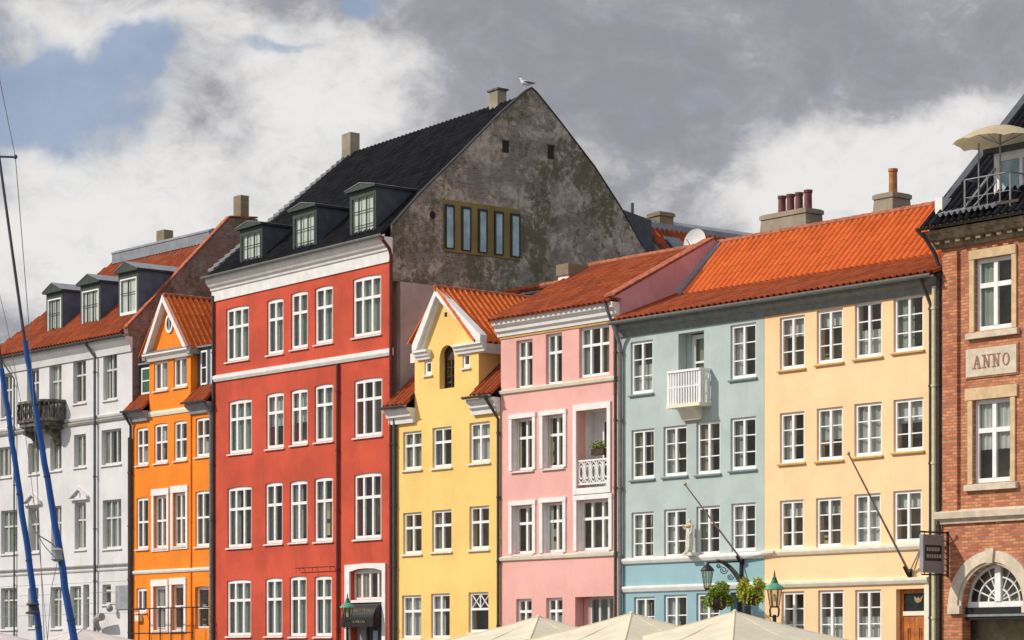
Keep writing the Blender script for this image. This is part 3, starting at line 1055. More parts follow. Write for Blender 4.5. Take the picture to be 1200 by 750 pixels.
# raking cornice and base cornice
q = MB()
for e in (ga - .15, gb_ + .15):
    sg = 1 if e < apx else -1
    q.prism_y([(e, ztr + .04), (e + sg * .26, ztr + .10), (apx, apz - .27), (apx, apz)], -.26, .03)
H.part(q, 'raking_cornice', 'trim')
H.part(MB().prism_x([(.01, ztr - .16), (-.10, ztr - .16), (-.16, ztr - .02), (-.27, ztr + .06), (-.27, ztr + .13), (.01, ztr + .22)], ga - .12, gb_ + .12), 'cornice', 'trim')
H.part(MB().prism_x([(.01, ztr + .222), (-.28, ztr + .132), (-.28, ztr + .16), (.01, ztr + .27)], ga - .14, gb_ + .14), 'flashing', 'gutter_grey')
for e, d in ((ga, -1), (gb_, 1)):
    H.part(MB().box(min(e, e + d * .22), max(e, e + d * .22), -.2, 3.2, ztr - .10, ztr + .08), 'eave_moulding', 'lead')
# oval window
ox, oz = S(199.3), Zp(199.3, 379.5)
q = MB(); n = 24
ro, ri = (.27, .36), (.18, .27)
vs = []
for k in range(n):
    a = 2 * pi * k / n
    for rr, yy in ((ro, -.005), (ro, -.06), (ri, -.06), (ri, -.005)):
        vs.append((ox + rr[0] * cos(a), yy, oz + rr[1] * sin(a)))
q.add(vs, [(4 * k + j, 4 * k + j + 1, 4 * ((k + 1) % n) + j + 1, 4 * ((k + 1) % n) + j) for k in range(n) for j in range(3)])
ov = H.part(q, 'oval_window', 'frame')
q = MB(); q.add([(ox + ri[0] * cos(2 * pi * k / n), -.012, oz + ri[1] * sin(2 * pi * k / n)) for k in range(n)], [tuple(range(n))])
H.part(q, 'pane', 'glass_dark', ov)
H.part(MB().box(ox - .015, ox + .015, -.05, -.014, oz - ri[1], oz + ri[1]), 'glazing_bar', 'frame', ov)
# bay roof: two slopes running back from the gable
hw = (gb_ - ga) / 2 + .25
L = sqrt(hw ** 2 + (apz - ztr - .05) ** 2)
kz = (apz - ztr - .10)
for sg in (1, -1):
    e = apx + sg * hw
    B = Vector((-sg * hw, 0, kz))
    bm = pantiles((e, 4.8 if sg > 0 else -.24, ztr + .08), (0, -1 if sg > 0 else 1, 0), B, 5.05, B.length)
    link_bm(bm, 'roof', M['tile'], H.root, H.off)
    H.part(MB().prism_y([(apx, apz - .08), (e - sg * .05, ztr - .0), (e - sg * .05, ztr - .06), (apx, apz - .2)], .03, 4.8), 'roof_frame', 'slate')
ridge_y(H, apx, -.2, 4.8, apz - .02)
# main roof either side
MK = 1.0
slope(H, oc - .12, ga, -.32, ZE + .05, 4.2, ZE + 4.4, 'tile_old_shaded')
slope(H, gb_, ocr + .02, -.32, ZE + .05, 4.2, ZE + 4.4, 'tile_old_shaded')
H.part(MB().prism_x([(4.2, ZE + 4.35), (8.6, ZE), (.4, ZE), (.4, ZE + .5)], oc, ocr), 'roof_frame', 'slate')
ridge(H, oc, ocr, 4.2, ZE + 4.42, 'ridge_tile')
for a0, a1 in ((oc - .15, ga - .02), (gb_ + .02, ocr + .05)):
    H.part(MB().prism_x([(.0, ZE - .36), (-.10, ZE - .36), (-.14, ZE - .2), (-.30, ZE - .08), (-.30, ZE + .02), (.0, ZE + .02)], a0, a1), 'cornice', 'lead')
    H.gutter(a0 - .05, a1, -.40, ZE + .08, r=.075)
# zinc dormers beside the gable bay
for x0, x1, yt, yb, a0, a1 in ((168.5, 173.8, 431, 462, S(168), ga), (229, 237, 412, 452, gb_, ocr)):
    t0 = .30
    z0 = Zp((x0 + x1) / 2, yb, t0); z1 = Zp((x0 + x1) / 2, yt, t0)
    a0_, a1_ = (S(165, t0), ga - .01) if x0 < 200 else (gb_ + .01, ocr - .02)
    d = H.part(MB().box(a0_, a1_, t0, t0 + 2.4, z0 - .6, z1 + .12), 'dormer', 'slate_blue' if x0 > 200 else 'slate')
    H.part(MB().box(a0_ - .05, a1_, t0 - .12, t0 + 2.5, z1 + .12, z1 + .19), 'dormer_roof', 'zinc', d)
    wc = (a0_ + a1_) / 2
    for wa, wb in (((a0_ + .12, a1_ - .15),) if x0 < 200 else ((a0_ + .3, a0_ + .75), (a0_ + 1.0, a1_ - .2))):
        q = MB()
        q.box(wa, wa + .07, t0 - .05, t0, z0, z1); q.box(wb - .07, wb, t0 - .05, t0, z0, z1)
        q.box(wa + .07, wb - .07, t0 - .05, t0, z1 - .07, z1); q.box(wa + .07, wb - .07, t0 - .05, t0, z0, z0 + .07)
        q.box(wa + .07, wb - .07, t0 - .045, t0, (z0 + z1) / 2 - .025, (z0 + z1) / 2 + .025)
        H.part(q, 'frame', 'frame', d)
        H.part(MB().box(wa + .05, wb - .05, t0 - .02, t0 - .012, z0 + .05, z1 - .05), 'pane', 'glass_dark' if x0 > 200 else 'copper_dark', d)
H.band(None, z=Zp(200, 479.5), h=.20, proud=.06, s0=S(175), s1=S(224), mat='cream')
H.band(None, z=Zp(200, 667), h=.13, proud=.07, mat='trim')
H.pipe(S(224.5), 0, ZE - .3, 'orange', .03, -.03)
H.pipe(ocr + .02, 0, ZE - .5, 'gutter_grey', .065, -.10, bend=[(ocr - .05, -.25, ZE - .25), (ocr - .1, -.40, ZE - .05)])
H.pipe(oc + .03, 0, ZE - .5, 'pipe_dark', .055, -.10, bend=[(oc, -.25, ZE - .25), (oc - .05, -.40, ZE)])
H.part(MB().box(oc, oc + .3, .36, 9, 0, ZE), 'wall', 'brick_gable')
# iron railing in front of the ground floor
q = MB()
za, zc = Zp(210, 742), Zp(210, 713)
r0, r1 = S(170), S(246)
for z in (za, zc):
    q.tube([(r0, -.75, z), (r1, -.75, z)], .022, 6)
for i in range(7):
    s = r0 + (r1 - r0) * i / 6
    q.tube([(s, -.75, za - 1.0), (s, -.75, zc + (.05 if i % 2 else 0))], .022, 6)
for s in (r0, r1):
    q.tube([(s, -.75, zc), (s, .0, zc)], .022, 6)
H.part(q, 'railing', 'iron')
q = MB(); q.box(S(162), S(167), -.16, -.01, Zp(165, 728), Zp(165, 721))
H.part(q, 'meter_box', 'cream')

# ================= 3. red house =================
r0, r1 = S(251), S(459)
ZC = 15.62
H = House('tall red house with black tiled roof, three dormers and a weathered grey gable', r0, r1, ZC + .2, M['red'])
rk_ = dict(fw=.095, mw=.10, tw=.10, rec=.05, arch=.05, sill='sill_white')
rows_r = [
    [(265, 291.6, 359, 422, 3), (313, 332, 350, 414.5, 2), (341, 360.5, 341.5, 408, 2), (369, 390, 335, 402, 2), (413.5, 446.5, 323, 393, 3)],
    [(268, 295, 468, 530.5, 3), (312, 332.5, 460, 525, 2), (340.6, 360.4, 455.6, 520.5, 2), (368.7, 390.3, 450, 517, 2), (415, 447.8, 443, 511, 3)],
    [(266.7, 294.7, 570, 641, 3), (311, 331, 565, 636.7, 2), (339.5, 360, 563, 635, 2), (368.5, 390, 559, 634, 2), (415, 446.7, 554, 631, 3)],
    [(266, 294, 679, 745, 3), (311, 330.7, 677, 745, 2), (339.5, 359, 675, 745.5, 2), (368.5, 388.8, 674.5, 745.5, 2)]]
for i, row in enumerate(rows_r):
    for j, a in enumerate(row):
        cur = ['gfull', 'gfull', 'gsides', 'gfull'][i] if j < 4 else ['gfull', 'none', 'none'][i]
        if i == 1 and j in (0, 1, 2): cur = 'wtop' if j else 'gfull'
        if i == 2 and j in (0, 2): cur = 'left'
        H.window(*a[:4], cols=a[4], rows=(.37 if i != 1 else .36,), curtain=cur, **rk_)
# portal with a tall fan of panes over the door
H.window(411, 449, 666, 702.5, cols=4, rows=(), curtain='left', arch=.10, fw=.07, mw=.09, rec=.16, sill=None)
ph = (S(411), S(449), 0.0, Zp(430, 706), 0)
H.holes.append(ph)
H.facade(); H.shell()
sL, sR = S(405.5), S(453)
zt = Zp(430, 661)
q = MB()
q.box(sL, S(411) - .003, -.07, .02, 0.01, zt); q.box(S(449) + .003, sR, -.07, .02, 0.01, zt)
zi = Zp(430, 666)
q.prism_y([(S(411) - .002, zi - .1), (S(420), zi - .015), (S(430), zi + .004), (S(440), zi - .015), (S(449) + .002, zi - .1), (S(449) + .002, zt), (S(430), zt + .03), (S(411) - .002, zt)], -.068, -.002)
q.box(S(411), S(449), -.02, .2, Zp(430, 706), Zp(430, 702.8))
H.part(q, 'portal', 'trim')
dd = MB().box(S(411), S(449), .32, .36, 0.01, Zp(430, 706.3))
door = H.part(dd, 'door', 'black')
dl, dr_ = S(427), S(446)
q = MB()
for k in range(2):
    a = dl + (dr_ - dl) * (k * .5 + .1); b = a + (dr_ - dl) * .3
    q.box(a, b, .305, .318, 1.5, Zp(430, 739))
H.part(q, 'pane', 'glass_teal', door)
H.part(MB().box(S(411) + .02, S(422), .25, .319, .02, Zp(420, 733)), 'side_panel', 'lead', door)
# cornice
q = MB().prism_x([(.0, ZC - .10), (-.05, ZC - .10), (-.07, ZC + .28), (-.12, ZC + .30), (-.15, ZC + .42), (-.22, ZC + .44), (-.30, ZC + .56), (-.34, ZC + .58), (-.36, ZC + .72), (.0, ZC + .72)], r0 - .08, r1 + .05)
H.part(q, 'cornice', 'trim')
H.part(MB().prism_x([(-.155, ZC + .425), (-.225, ZC + .445), (-.228, ZC + .47), (-.16, ZC + .45)], r0 - .08, r1 + .05), 'cornice_shadow_line', 'grey_trim') if False else None
H.gutter(r0 - .15, r1 + .08, -.44, ZC + .80, 'gutter_grey', .10)
zb = Zp(355, 429)
q = MB().prism_x([(.0, zb - .10), (-.06, zb - .10), (-.11, zb), (-.11, zb + .12), (.0, zb + .16)], r0 - .05, r1 + .1)
H.part(q, 'string_course', 'trim')
H.pipe(S(397.6), 0, zb - .12, 'pipe_red', .055, -.08)
H.pipe(r1 + .06, 0, ZC + .1, 'pipe_red', .06, -.08, bend=[(r1 + .07, -.15, ZC + .3), (r1 + .05, -.42, ZC + .6), (r1 - .15, -.44, ZC + .75)])
H.pipe(r1 + .30, 0, Zp(463, 480), 'pipe_dark', .06, -.10)
H.pipe(r0 + .02, 0, ZC - .1, 'pipe_dark', .05, -.07)
# roof
RZ, RK = 16.42, (22.0 - 16.35) / 6.6
slope(H, r0 - .02, r1 - .12, -.35, 16.38, 6.25, 22.12, 'tile_dark')
H.part(MB().prism_x([(6.3, 22.0), (12.8, 16.2), (12.4, 16.0), (6.3, 21.7)], r0, r1 - .3), 'roof', 'tile_dark')
H.part(MB().prism_x([(6.25, 21.9), (12.3, 16.2), (.36, 16.2), (.36, 16.85)], r0 + .3, r1 - .4), 'roof_frame', 'slate')
ridge(H, r0 + .2, r1 - .3, 6.25, 22.0, 'dark_ridge', .14)
gpo = [(.02, 14.85), (0.02, 15.9), (0.02, 16.75), (1.25, 18.0), (3.2, 19.75), (4.95, 21.35), (6.0, 22.2), (6.25, 22.34), (6.5, 22.2), (7.6, 21.3), (9.27, 19.85), (10.5, 18.55), (11.6, 17.2), (12.6, 16.2), (12.6, 14.85)]
H.part(MB().prism_x(gpo, r1 - .10, r1 - .003), 'gable_wall', 'gable')
gpl = [(.36, 0), (.36, 14.85), (12.6, 14.85), (12.6, 0)]
H.part(MB().prism_x(gpl, r1 - .42, r1 + .02), 'gable_wall', 'grey_plaster')
cp = MB()
e = gpo[2:-2]
for (ta, za), (tb_, zb_) in zip(e[:-1], e[1:]):
    cp.prism_x([(ta, za), (tb_, zb_), (tb_, zb_ + .05), (ta, za + .05)], r1 - .14, r1 + .03)
H.part(cp, 'coping', 'dark_ridge')
# left gable parapet with light coping tiles
cp = MB()
t_, z_ = -.2, 16.55
nst = 26
for i in range(nst):
    ta = -.2 + (6.2 + .2) * i / nst; tb_ = -.2 + (6.2 + .2) * (i + 1) / nst + .02
    za = 16.62 + 5.45 * i / nst; zb_ = 16.62 + 5.45 * (i + 1) / nst
    cp.prism_x([(ta, za + .04), (tb_, zb_), (tb_, zb_ + .09), (ta, za + .15)], r0 - .12, r0 + .26)
H.part(cp, 'coping', 'gutter_grey')
H.part(MB().prism_x([(-.1, 0), (-.1, 16.4), (6.2, 21.95), (12.4, 16.4), (12.4, 0)], r0 - .005, r0 + .28) if False else MB().prism_x([(.36, 0), (.36, 16.75), (6.2, 22.0), (12.4, 16.4), (12.4, 0)], r0 - .1, r0 + .28), 'gable_wall', 'brick_gable')
H.part(MB().box(r0 + .3, r1 - .45, 12.2, 12.5, 0, 16.2), 'wall', 'grey_plaster')
for a in [(283.5, 306.5, 266, 312), (345.5, 370, 247.5, 297), (412.5, 439.5, 228, 280)]:
    H.dormer(*a, .03, RZ + .3, RK, cols=3, bars=(.34, .67), body='slate', front='green_frame', ph=.16, head=.20, side=.09, mull=.038)
H.chimney(S(400.5, 6), S(410.5, 6), 6.0, 6.45, 21.3, 22.95, 'chim_stone', cap=False)
H.chimney(S(573, 6), S(583, 6), 6.0, 6.42, 21.5, 22.62, 'chim_stone', cap=False)
H.part(MB().box(S(571.5, 6), S(584.5, 6), 5.95, 6.47, 22.62, 22.68), 'chimney_cap', 'dark_stone')
# skylights
def skylight(H, x, y, w_, h_, rz, rk, t, mat='lead'):
    s = S(x, t); z = rz + rk * t
    k = sqrt(1 + rk * rk)
    q = MB(); n = Vector((0, -rk, 1)).normalized()
    c = Vector((s, t, z)) + n * .07
    b = Vector((0, 1, rk)).normalized()
    vs = []
    for hh in (0, .07):
        for sx, sy in ((-1, -1), (1, -1), (1, 1), (-1, 1)):
            vs.append(c + Vector((sx * w_ / 2, 0, 0)) + b * sy * h_ / 2 + n * hh)
    q.add(vs, [(0, 3, 2, 1), (4, 5, 6, 7), (0, 1, 5, 4), (1, 2, 6, 5), (2, 3, 7, 6), (3, 0, 4, 7)])
    return H.part(q, 'skylight', mat)
skylight(H, 503, 176, .55, .55, 16.42, .862, 4.4)
skylight(H, 376, 219, .5, .6, 16.42, .862, 3.5)
# strip of five windows and openings in the gable wall
def gpt(x, y, s=r1):
    t = T(x, s); return t, ZS(y, s, t)
tA, zA = gpt(519, 237); tB, zB = gpt(610, 296)
X = r1 + .0
t0_, ztA = gpt(519, 236); _, zbA = gpt(519, 291)
t1_, ztB = gpt(609, 251); 
zt_, zb_ = (ztA + ztB) / 2, zbA - .05
H.part(MB().box(X - .01, X + .035, t0_, t1_, zb_ - .04, zt_ + .12), 'window_panel', 'olive')
for xa, xb, yt, yb in ((521, 530.5, 242, 288), (540.5, 550, 246, 291), (560, 569, 249, 293), (579, 588, 251, 295.5), (598, 607.5, 253, 298)):
    ta, za = gpt(xa, yt); tb2, zb2_ = gpt(xb, yb)
    za = zt_ - .05; zb2_ = zb_ + .06
    wn_ = H.part(MB().box(X + .036, X + .075, ta - .03, ta + .05, zb2_, za).box(X + .036, X + .075, tb2, tb2 + .04, zb2_, za).box(X + .036, X + .075, ta + .05, tb2, za - .08, za).box(X + .036, X + .075, ta + .05, tb2, zb2_, zb2_ + .03), 'window', 'black')
    H.part(MB().box(X + .036, X + .045, ta + .05, tb2, zb2_ + .03, za - .08), 'pane', 'glass_teal', wn_)
for x, y, a, b in ((592.5, 172, .30, .42), (645.5, 178.5, .30, .48), (507, 252, .26, .28)):
    t, z = gpt(x, y)
    if y > 200:
        q = MB(); n = 14
        q.add([(X + .004, t + a * .5 * cos(2 * pi * k / n), z + b * .5 * sin(2 * pi * k / n)) for k in range(n)] + [(X - .2, t + a * .5 * cos(2 * pi * k / n), z + b * .5 * sin(2 * pi * k / n)) for k in range(n)],
              [tuple(range(n)), tuple(range(n, 2 * n))] + [(k, (k + 1) % n, (k + 1) % n + n, k + n) for k in range(n)])
        H.part(q, 'vent', 'dark')
    else:
        v_ = H.part(MB().box(X - .2, X + .004, t - a / 2, t + a / 2, z - b / 2, z + b / 2), 'opening', 'dark')
        H.part(MB().box(X + .004, X + .03, t - a / 2 - .03, t + a / 2 + .03, z + b / 2, z + b / 2 + .05), 'lintel', 'dark_stone', v_)
# rear wing: dark block, then the orange roofed wing running back
H.part(MB().prism_x([(9.2, 14), (9.2, 18.9), (12.55, 18.35), (12.75, 16), (12.75, 14)], -10.5, -7.1), 'rear_roof', 'slate')
t, z = T(741, -7.6), 0
H.part(MB().tube([(-7.6, t, 18.5), (-7.6, t, 19.0)], .06, 8), 'vent_pipe', 'gutter')
ws = -8.0
q = pantiles((ws + 4.2, 20.0, 14.4), (0, -1, 0), Vector((-4.2, 0, 4.0)), 7.2, 5.8)
link_bm(q, 'rear_roof', M['tile_old_shaded'], H.root, H.off)
H.part(MB().prism_y([(ws, 18.3), (ws + 4.1, 14.3), (ws + 4.1, 0), (ws - 3.5, 0), (ws - 3.5, 14.3)], 12.82, 20.0), 'rear_wall', 'grey_plaster')
H.part(MB().prism_y([(ws - .3, 18.2), (ws + .28, 18.12), (ws + .28, 18.42), (ws, 18.6), (ws - .3, 18.5)], 12.8, 20.0), 'ridge_cap', 'zinc')
H.chimney(ws - .4, ws + .25, T(768, ws), T(784, ws) , 18.2, ZS(247.5, ws, T(770, ws)), 'brick_chim')
t = T(790, ws + 1.0)
q = MB()
nrm = Vector((4.0, 0, 4.2)).normalized(); bb = Vector((-4.2, 0, 4.0)).normalized()
c = Vector((ws + 1.1, t, 18.4 - 1.1 * 4 / 4.2 + .12))
vs = [c + Vector((0, sy * .35, 0)) + bb * sx * .45 + nrm * hh for hh in (0, .08) for sx, sy in ((-1, -1), (1, -1), (1, 1), (-1, 1))]
q.add(vs, [(0, 3, 2, 1), (4, 5, 6, 7), (0, 1, 5, 4), (1, 2, 6, 5), (2, 3, 7, 6), (3, 0, 4, 7)])
H.part(q, 'skylight', 'slate_blue')
RED = H
# the old roof sags towards the left: eave by a hand, ridge by half a metre
def sag(o):
    if o.type == 'MESH' and o.name.split('.')[0] in ('cornice', 'gutter', 'roof', 'ridge', 'coping', 'dormer', 'casing', 'frame', 'glazing_bars', 'pane', 'blind', 'dormer_roof', 'pediment', 'roof_edge', 'chimney', 'gable_wall', 'roof_frame', 'skylight', 'chimney_cap'):
        for v in o.data.vertices:
            if v.co.z > 15.0:
                s_ = v.co.x + RED.off[0] - r1
                if s_ < 0:
                    v.co.z += s_ * (.018 + .026 * max(0, v.co.z - 16.4) / 5.6)
    for c in o.children:
        sag(c)
RED_R1 = r1
bpy.context.view_layer.update()
for c in RED.root.children:
    if not c.name.startswith(('window', 'door', 'portal', 'rear')):
        sag(c)

# ================= 4. yellow house =================
y0_, y1_ = S(462.5), S(586.5)
ZY = 10.35
H = House('yellow house with a pointed gable, white cornice returns and an arched loft hatch', y0_, y1_, ZY, M['yellow'])
yk = dict(fw=.085, mw=.085, tw=.085, rec=.07, rows=(.37,), cols=2, sill='sill_white', frame='frame')
ga, gb_ = S(486), S(561)
for a in [(472.4, 494, 505.5, 550), (506.7, 529, 500.5, 547.6), (550, 574, 494.5, 542), (472.4, 494, 600.6, 649), (506, 529, 597.6, 646), (550, 573, 593, 643.5), (471, 493.6, 697.6, 748), (505, 527, 695.5, 748)]:
    H.window(*a, **yk)
H.window(549, 572.4, 694, 741, cols=1, rows=(.42,), curtain='none', fw=.08, rec=.07, label='window with a lattice of crossed bars above one dark pane')
H.window(497.5, 506, 422.5, 439, cols=1, rows=(), curtain='none', fw=.09, rec=.04, sill='sill_white')
H.window(542, 550.7, 414, 430.5, cols=1, rows=(), curtain='none', fw=.09, rec=.04, sill='sill_white')
aw = H.window(515, 532.5, 404.5, 455, cols=2, rows=(), bars=(.3, .5, .7, .85), arch=.55 * .75, curtain='none', fw=.05, mw=.05, rec=.22, frame='wood_dark', sill=None)
H.facade(); H.shell()
# lattice in the odd window
sa, sb = S(549) + .08, S(572.4) - .08; zt = Zp(560.7, 694) - .08; zbb = Zp(560.7, 694) - (Zp(560.7, 694) - Zp(560.7, 741)) * .42 + .04
q = MB()
for k in range(2):
    xa = sa + (sb - sa) * k / 2; xb = xa + (sb - sa) / 2
    q.tube([(xa, .10, zbb), (xb, .10, zt)], .022, 5); q.tube([(xb, .105, zbb), (xa, .105, zt)], .022, 5)
q.box((sa + sb) / 2 - .02, (sa + sb) / 2 + .02, .08, .12, zbb, zt)
H.part(q, 'lattice', 'frame')
zg = Zp(510, 411) + .10                               # foot of the gable
zg = 12.0
H.facade(ga, gb_, ZY, 12.45)
bayside(H, ga, gb_, ZY - .2, zg, 3.5, 'yellow')
apx, apz = S(517.5), Zp(517.5, 338)
H.part(MB().prism_y([(ga + .02, 12.45), (gb_ - .02, 12.45), (apx, apz - .3)], 0, .25), 'gable', 'yellow')
le, re_ = S(481.5, -.3), S(561.5, -.3)
q = MB()
for e in (le, re_):
    sg = 1 if e < apx else -1
    zf = zg + .28
    q.prism_y([(e, zf), (e + sg * .22, zf), (apx, apz - .27), (apx, apz), (e, zf + .20)], -.26, .03)
    q.prism_y([(e + sg * .22, zf), (e + sg * .36, zf), (apx, apz - .41), (apx, apz - .271)], -.13, .02)
H.part(q, 'raking_cornice', 'trim')
for a0, a1 in ((le, S(505.5)), (S(536), re_)):
    H.part(MB().prism_x([(.01, zg - .04), (-.08, zg - .04), (-.10, zg + .05), (-.16, zg + .08), (-.18, zg + .17), (-.25, zg + .2), (-.25, zg + .277), (.01, zg + .277)], a0, a1), 'cornice_return', 'trim')
H.part(MB().box(gb_ + .002, gb_ + .25, .0, 3.4, zg - .08, zg + .24), 'eave_moulding', 'trim')
H.part(MB().box(ga - .25, ga - .002, .0, 3.4, zg - .08, zg + .24), 'eave_moulding', 'trim')
H.part(MB().box(apx + .17, apx + .30, -.01, .02, Zp(523, 371), Zp(523, 366)), 'vent', 'dark')
hw = (gb_ - ga) / 2 + .30
kz = apz - (zg + .30)
for sg in (1, -1):
    k_ = 1.0 if sg > 0 else .86                    # the left slope stops behind the raking cornice
    e = apx + sg * hw * k_
    B = Vector((-sg * hw * k_, 0, kz * k_))
    link_bm(pantiles((e, 5.0 if sg > 0 else -.10, zg + .30 + kz * (1 - k_)), (0, -1 if sg > 0 else 1, 0), B, 5.3, B.length), 'roof', M['tile'], H.root, H.off)
    H.part(MB().prism_y([(apx, apz - .05), (e - sg * .05, zg + .24 + kz * (1 - k_)), (e - sg * .05, zg + .2 + kz * (1 - k_)), (apx, apz - .15)], .03, 5.0), 'roof_frame', 'slate')
ridge_y(H, apx, -.3, 5.0, apz)
slope(H, y0_ - .15, ga, -.35, ZY + .12, 4.8, 14.8, 'tile_old_shaded')
slope(H, gb_, y1_ - .02, -.35, ZY + .12, 4.8, 14.8, 'tile_old_shaded')
H.part(MB().prism_x([(4.8, 14.65), (9.6, ZY), (.4, ZY), (.4, ZY + .65)], y0_, y1_ - .02), 'roof_frame', 'slate')
ridge(H, y0_, y1_ - .02, 4.8, 14.84, 'ridge_tile')
for a0, a1 in ((y0_ - .18, ga + .05), (gb_ - .25, y1_ - .02)):
    H.part(MB().prism_x([(.0, ZY - .48), (-.12, ZY - .48), (-.14, ZY - .30), (-.24, ZY - .26), (-.26, ZY - .12), (-.36, ZY - .08), (-.36, ZY + .02), (.0, ZY + .02)], a0, a1), 'cornice', 'trim')
    H.gutter(a0 - .02, a1, -.46, ZY + .10, 'gutter', .085)
for sside, sx in ((ga, -1), (gb_, 1)):
    H.part(MB().prism_x([(-.2, ZY + .22), (1.8, ZY + 1.92), (1.8, ZY + 2.07), (-.2, ZY + .37)], sside - .03 if sx < 0 else sside, sside if sx < 0 else sside + .03), 'flashing', 'black')
H.pipe(y1_ - .02, 0, ZY - .7, 'pipe_dark', .05, -.08, bend=[(y1_ - .1, -.2, ZY - .45), (y1_ - .25, -.45, ZY)])
H.pipe(y0_ + .03, 0, ZY - .55, 'pipe_dark', .05, -.08)

# ================= 5. pink house =================
p0, p1 = S(587), S(725.5)
ZPk = 12.35
H = House('pink house with a white cornice, a corner loggia and a low orange tiled roof', p0, p1, ZPk + .1, M['pink'])
pk = dict(fw=.085, mw=.085, tw=.085, rec=.10, rows=(.37,))
for a in [(605, 624, 398, 455, 2), (639.5, 658.6, 390.5, 450.6, 2), (678.5, 714, 381.7, 441, 3)]:
    H.window(*a[:4], cols=a[4], curtain='sides', sill=None, **pk)
for a in [(600.5, 624.5, 490, 551, 2), (636.8, 660.5, 486, 548, 2), (600.5, 624.5, 592, 649, 2), (636.5, 660, 588.5, 647.5, 2)]:
    H.window(*a[:4], cols=a[4], curtain=random.choice(['sides', 'none', 'left']), surround='side', sur_w=.15, sur_top=.15, **{**pk, 'rec': .20})
H.window(676.5, 714, 585, 645, cols=3, curtain='none', surround='side', sur_w=.15, sur_top=.15, **{**pk, 'rec': .20})
for a in [(604.8, 623, 701.7, 742, 2), (640, 659, 700.5, 742, 2)]:
    H.window(*a[:4], cols=a[4], curtain='half', sill=None, **pk)
# loggia opening
lL, lR = S(676.5), S(712.5); lt, lb = Zp(694, 480), Zp(694, 571)
H.holes.append((lL, lR, lb, lt, 0))
# shop recess on the ground floor
gL, gR = S(674), S(719); gt_ = Zp(696, 699)
H.holes.append((gL, gR, 1.6, gt_, 0))
H.facade(); H.shell(inner_z=ZPk - .2)
q = MB()
sw = .16
q.box(lL - sw, lL - .003, -.06, .02, lb - .2, lt + .2); q.box(lR + .003, lR + sw, -.06, .02, lb - .2, lt + .2)
q.box(lL - .003, lR + .003, -.055, .02, lt + .004, lt + .2); q.box(lL - .003, lR + .003, -.055, .02, lb - .2, lb - .004)
lo = H.part(q, 'loggia', 'trim')
q = MB()                                             # white lining of the loggia
d = .72
q.box(lL - .06, lL - .002, .345, d, lb - .05, lt + .05); q.box(lR + .002, lR + .06, .345, d, lb - .05, lt + .05)
q.box(lL - .06, lR + .06, .345, d, lt + .002, lt + .06); q.box(lL - .06, lR + .06, .345, d, lb - .06, lb - .002)
q.box(lL - .06, lR + .06, d, d + .05, lb - .05, lt + .05)
H.part(q, 'lining', 'trim', lo)
wl, wr = lL + .45, lR - .1; wt, wb = lt - .25, lb + .2
q = MB()
q.box(wl, wl + .08, d - .06, d - .002, wb, wt); q.box(wr - .08, wr, d - .06, d - .002, wb, wt)
q.box(wl + .08, wr - .08, d - .06, d - .002, wt - .08, wt)
q.box((wl + wr) / 2 - .05, (wl + wr) / 2 + .05, d - .065, d - .002, wb, wt - .08)
q.box(wl + .08, wr - .08, d - .062, d - .002, wt - .95, wt - .87)
H.part(q, 'door_frame', 'frame', lo)
H.part(MB().box(wl + .05, wr - .05, d - .02, d - .003, wb, wt - .05), 'pane', 'glass_dark', lo)
q = MB()                                             # ornamental white railing
rt = Zp(694, 538)
q.box(lL, lR, .02, .07, rt - .05, rt); q.box(lL, lR, .02, .07, lb + .1, lb + .15)
n = 5
for k in range(n + 1):
    s = lL + (lR - lL) * k / n
    q.box(max(lL, s - .015), min(lR, s + .015), .03, .06, lb + .15, rt - .05)
for k in range(n):
    c = lL + (lR - lL) * (k + .5) / n; hh = (rt - lb - .2) / 2; zc_ = lb + .15 + hh
    for rr in (.95, .6):
        pts = [(c + rr * .5 * (lR - lL) / n * cos(a_ * pi / 8), .045, zc_ + rr * hh * sin(a_ * pi / 8)) for a_ in range(17)]
        q.tube(pts, .022, 5, caps=False)
H.part(q, 'railing', 'frame', lo)
# shop front
q = MB()
q.box(gL, gL + .25, .32, .35, 1.6, gt_)
sw_ = MB()
a0, a1 = S(682), S(713)
for k in range(4):
    x = a0 + (a1 - a0) * k / 3
    sw_.box(x - .045, x + .045, .38, .46, 1.6, gt_ - .08)
sw_.box(a0 - .045, gR, .385, .455, gt_ - .08, gt_ - .002)
so_ = H.part(sw_, 'shop_window', 'frame_grey')
H.part(MB().box(a0, a1, .41, .42, 1.6, gt_ - .05), 'pane', 'glass', so_)
H.part(MB().box(gL - .1, S(682) - .05, .36, .5, 0, gt_ - .01), 'recess_wall', 'pink')
H.part(MB().box(gL, gR, .02, .33, 1.58, 1.6), 'recess_floor', 'grey_plaster')
zc1 = Zp(655, 452.5); zc2 = Zp(655, 652.5)
q = MB().prism_x([(.0, zc1 - .05), (-.07, zc1 - .03), (-.10, zc1 + .06), (.0, zc1 + .10)], p0, p1 - .04)
H.part(q, 'string_course', 'cream')
q = MB().prism_x([(.0, zc2 - .06), (-.07, zc2 - .04), (-.10, zc2 + .05), (.0, zc2 + .09)], p0, p1 - .04)
H.part(q, 'string_course', 'cream')
H.part(MB().prism_x([(.0, ZPk - .02), (-.06, ZPk - .02), (-.08, ZPk + .10), (-.16, ZPk + .14), (-.18, ZPk + .26), (-.30, ZPk + .34), (-.32, ZPk + .50), (.0, ZPk + .50)], p0 - .12, p1 + .03), 'cornice', 'trim')
H.part(MB().prism_x([(.0, ZPk - .10), (-.03, ZPk - .10), (-.03, ZPk - .024), (.0, ZPk - .024)], p0 - .02, p1), 'cornice_base', 'sill_ochre')
slope(H, p0 - .15, p1 - .05, -.40, ZPk + .48, 3.9, 15.0, 'tile_old_shaded')
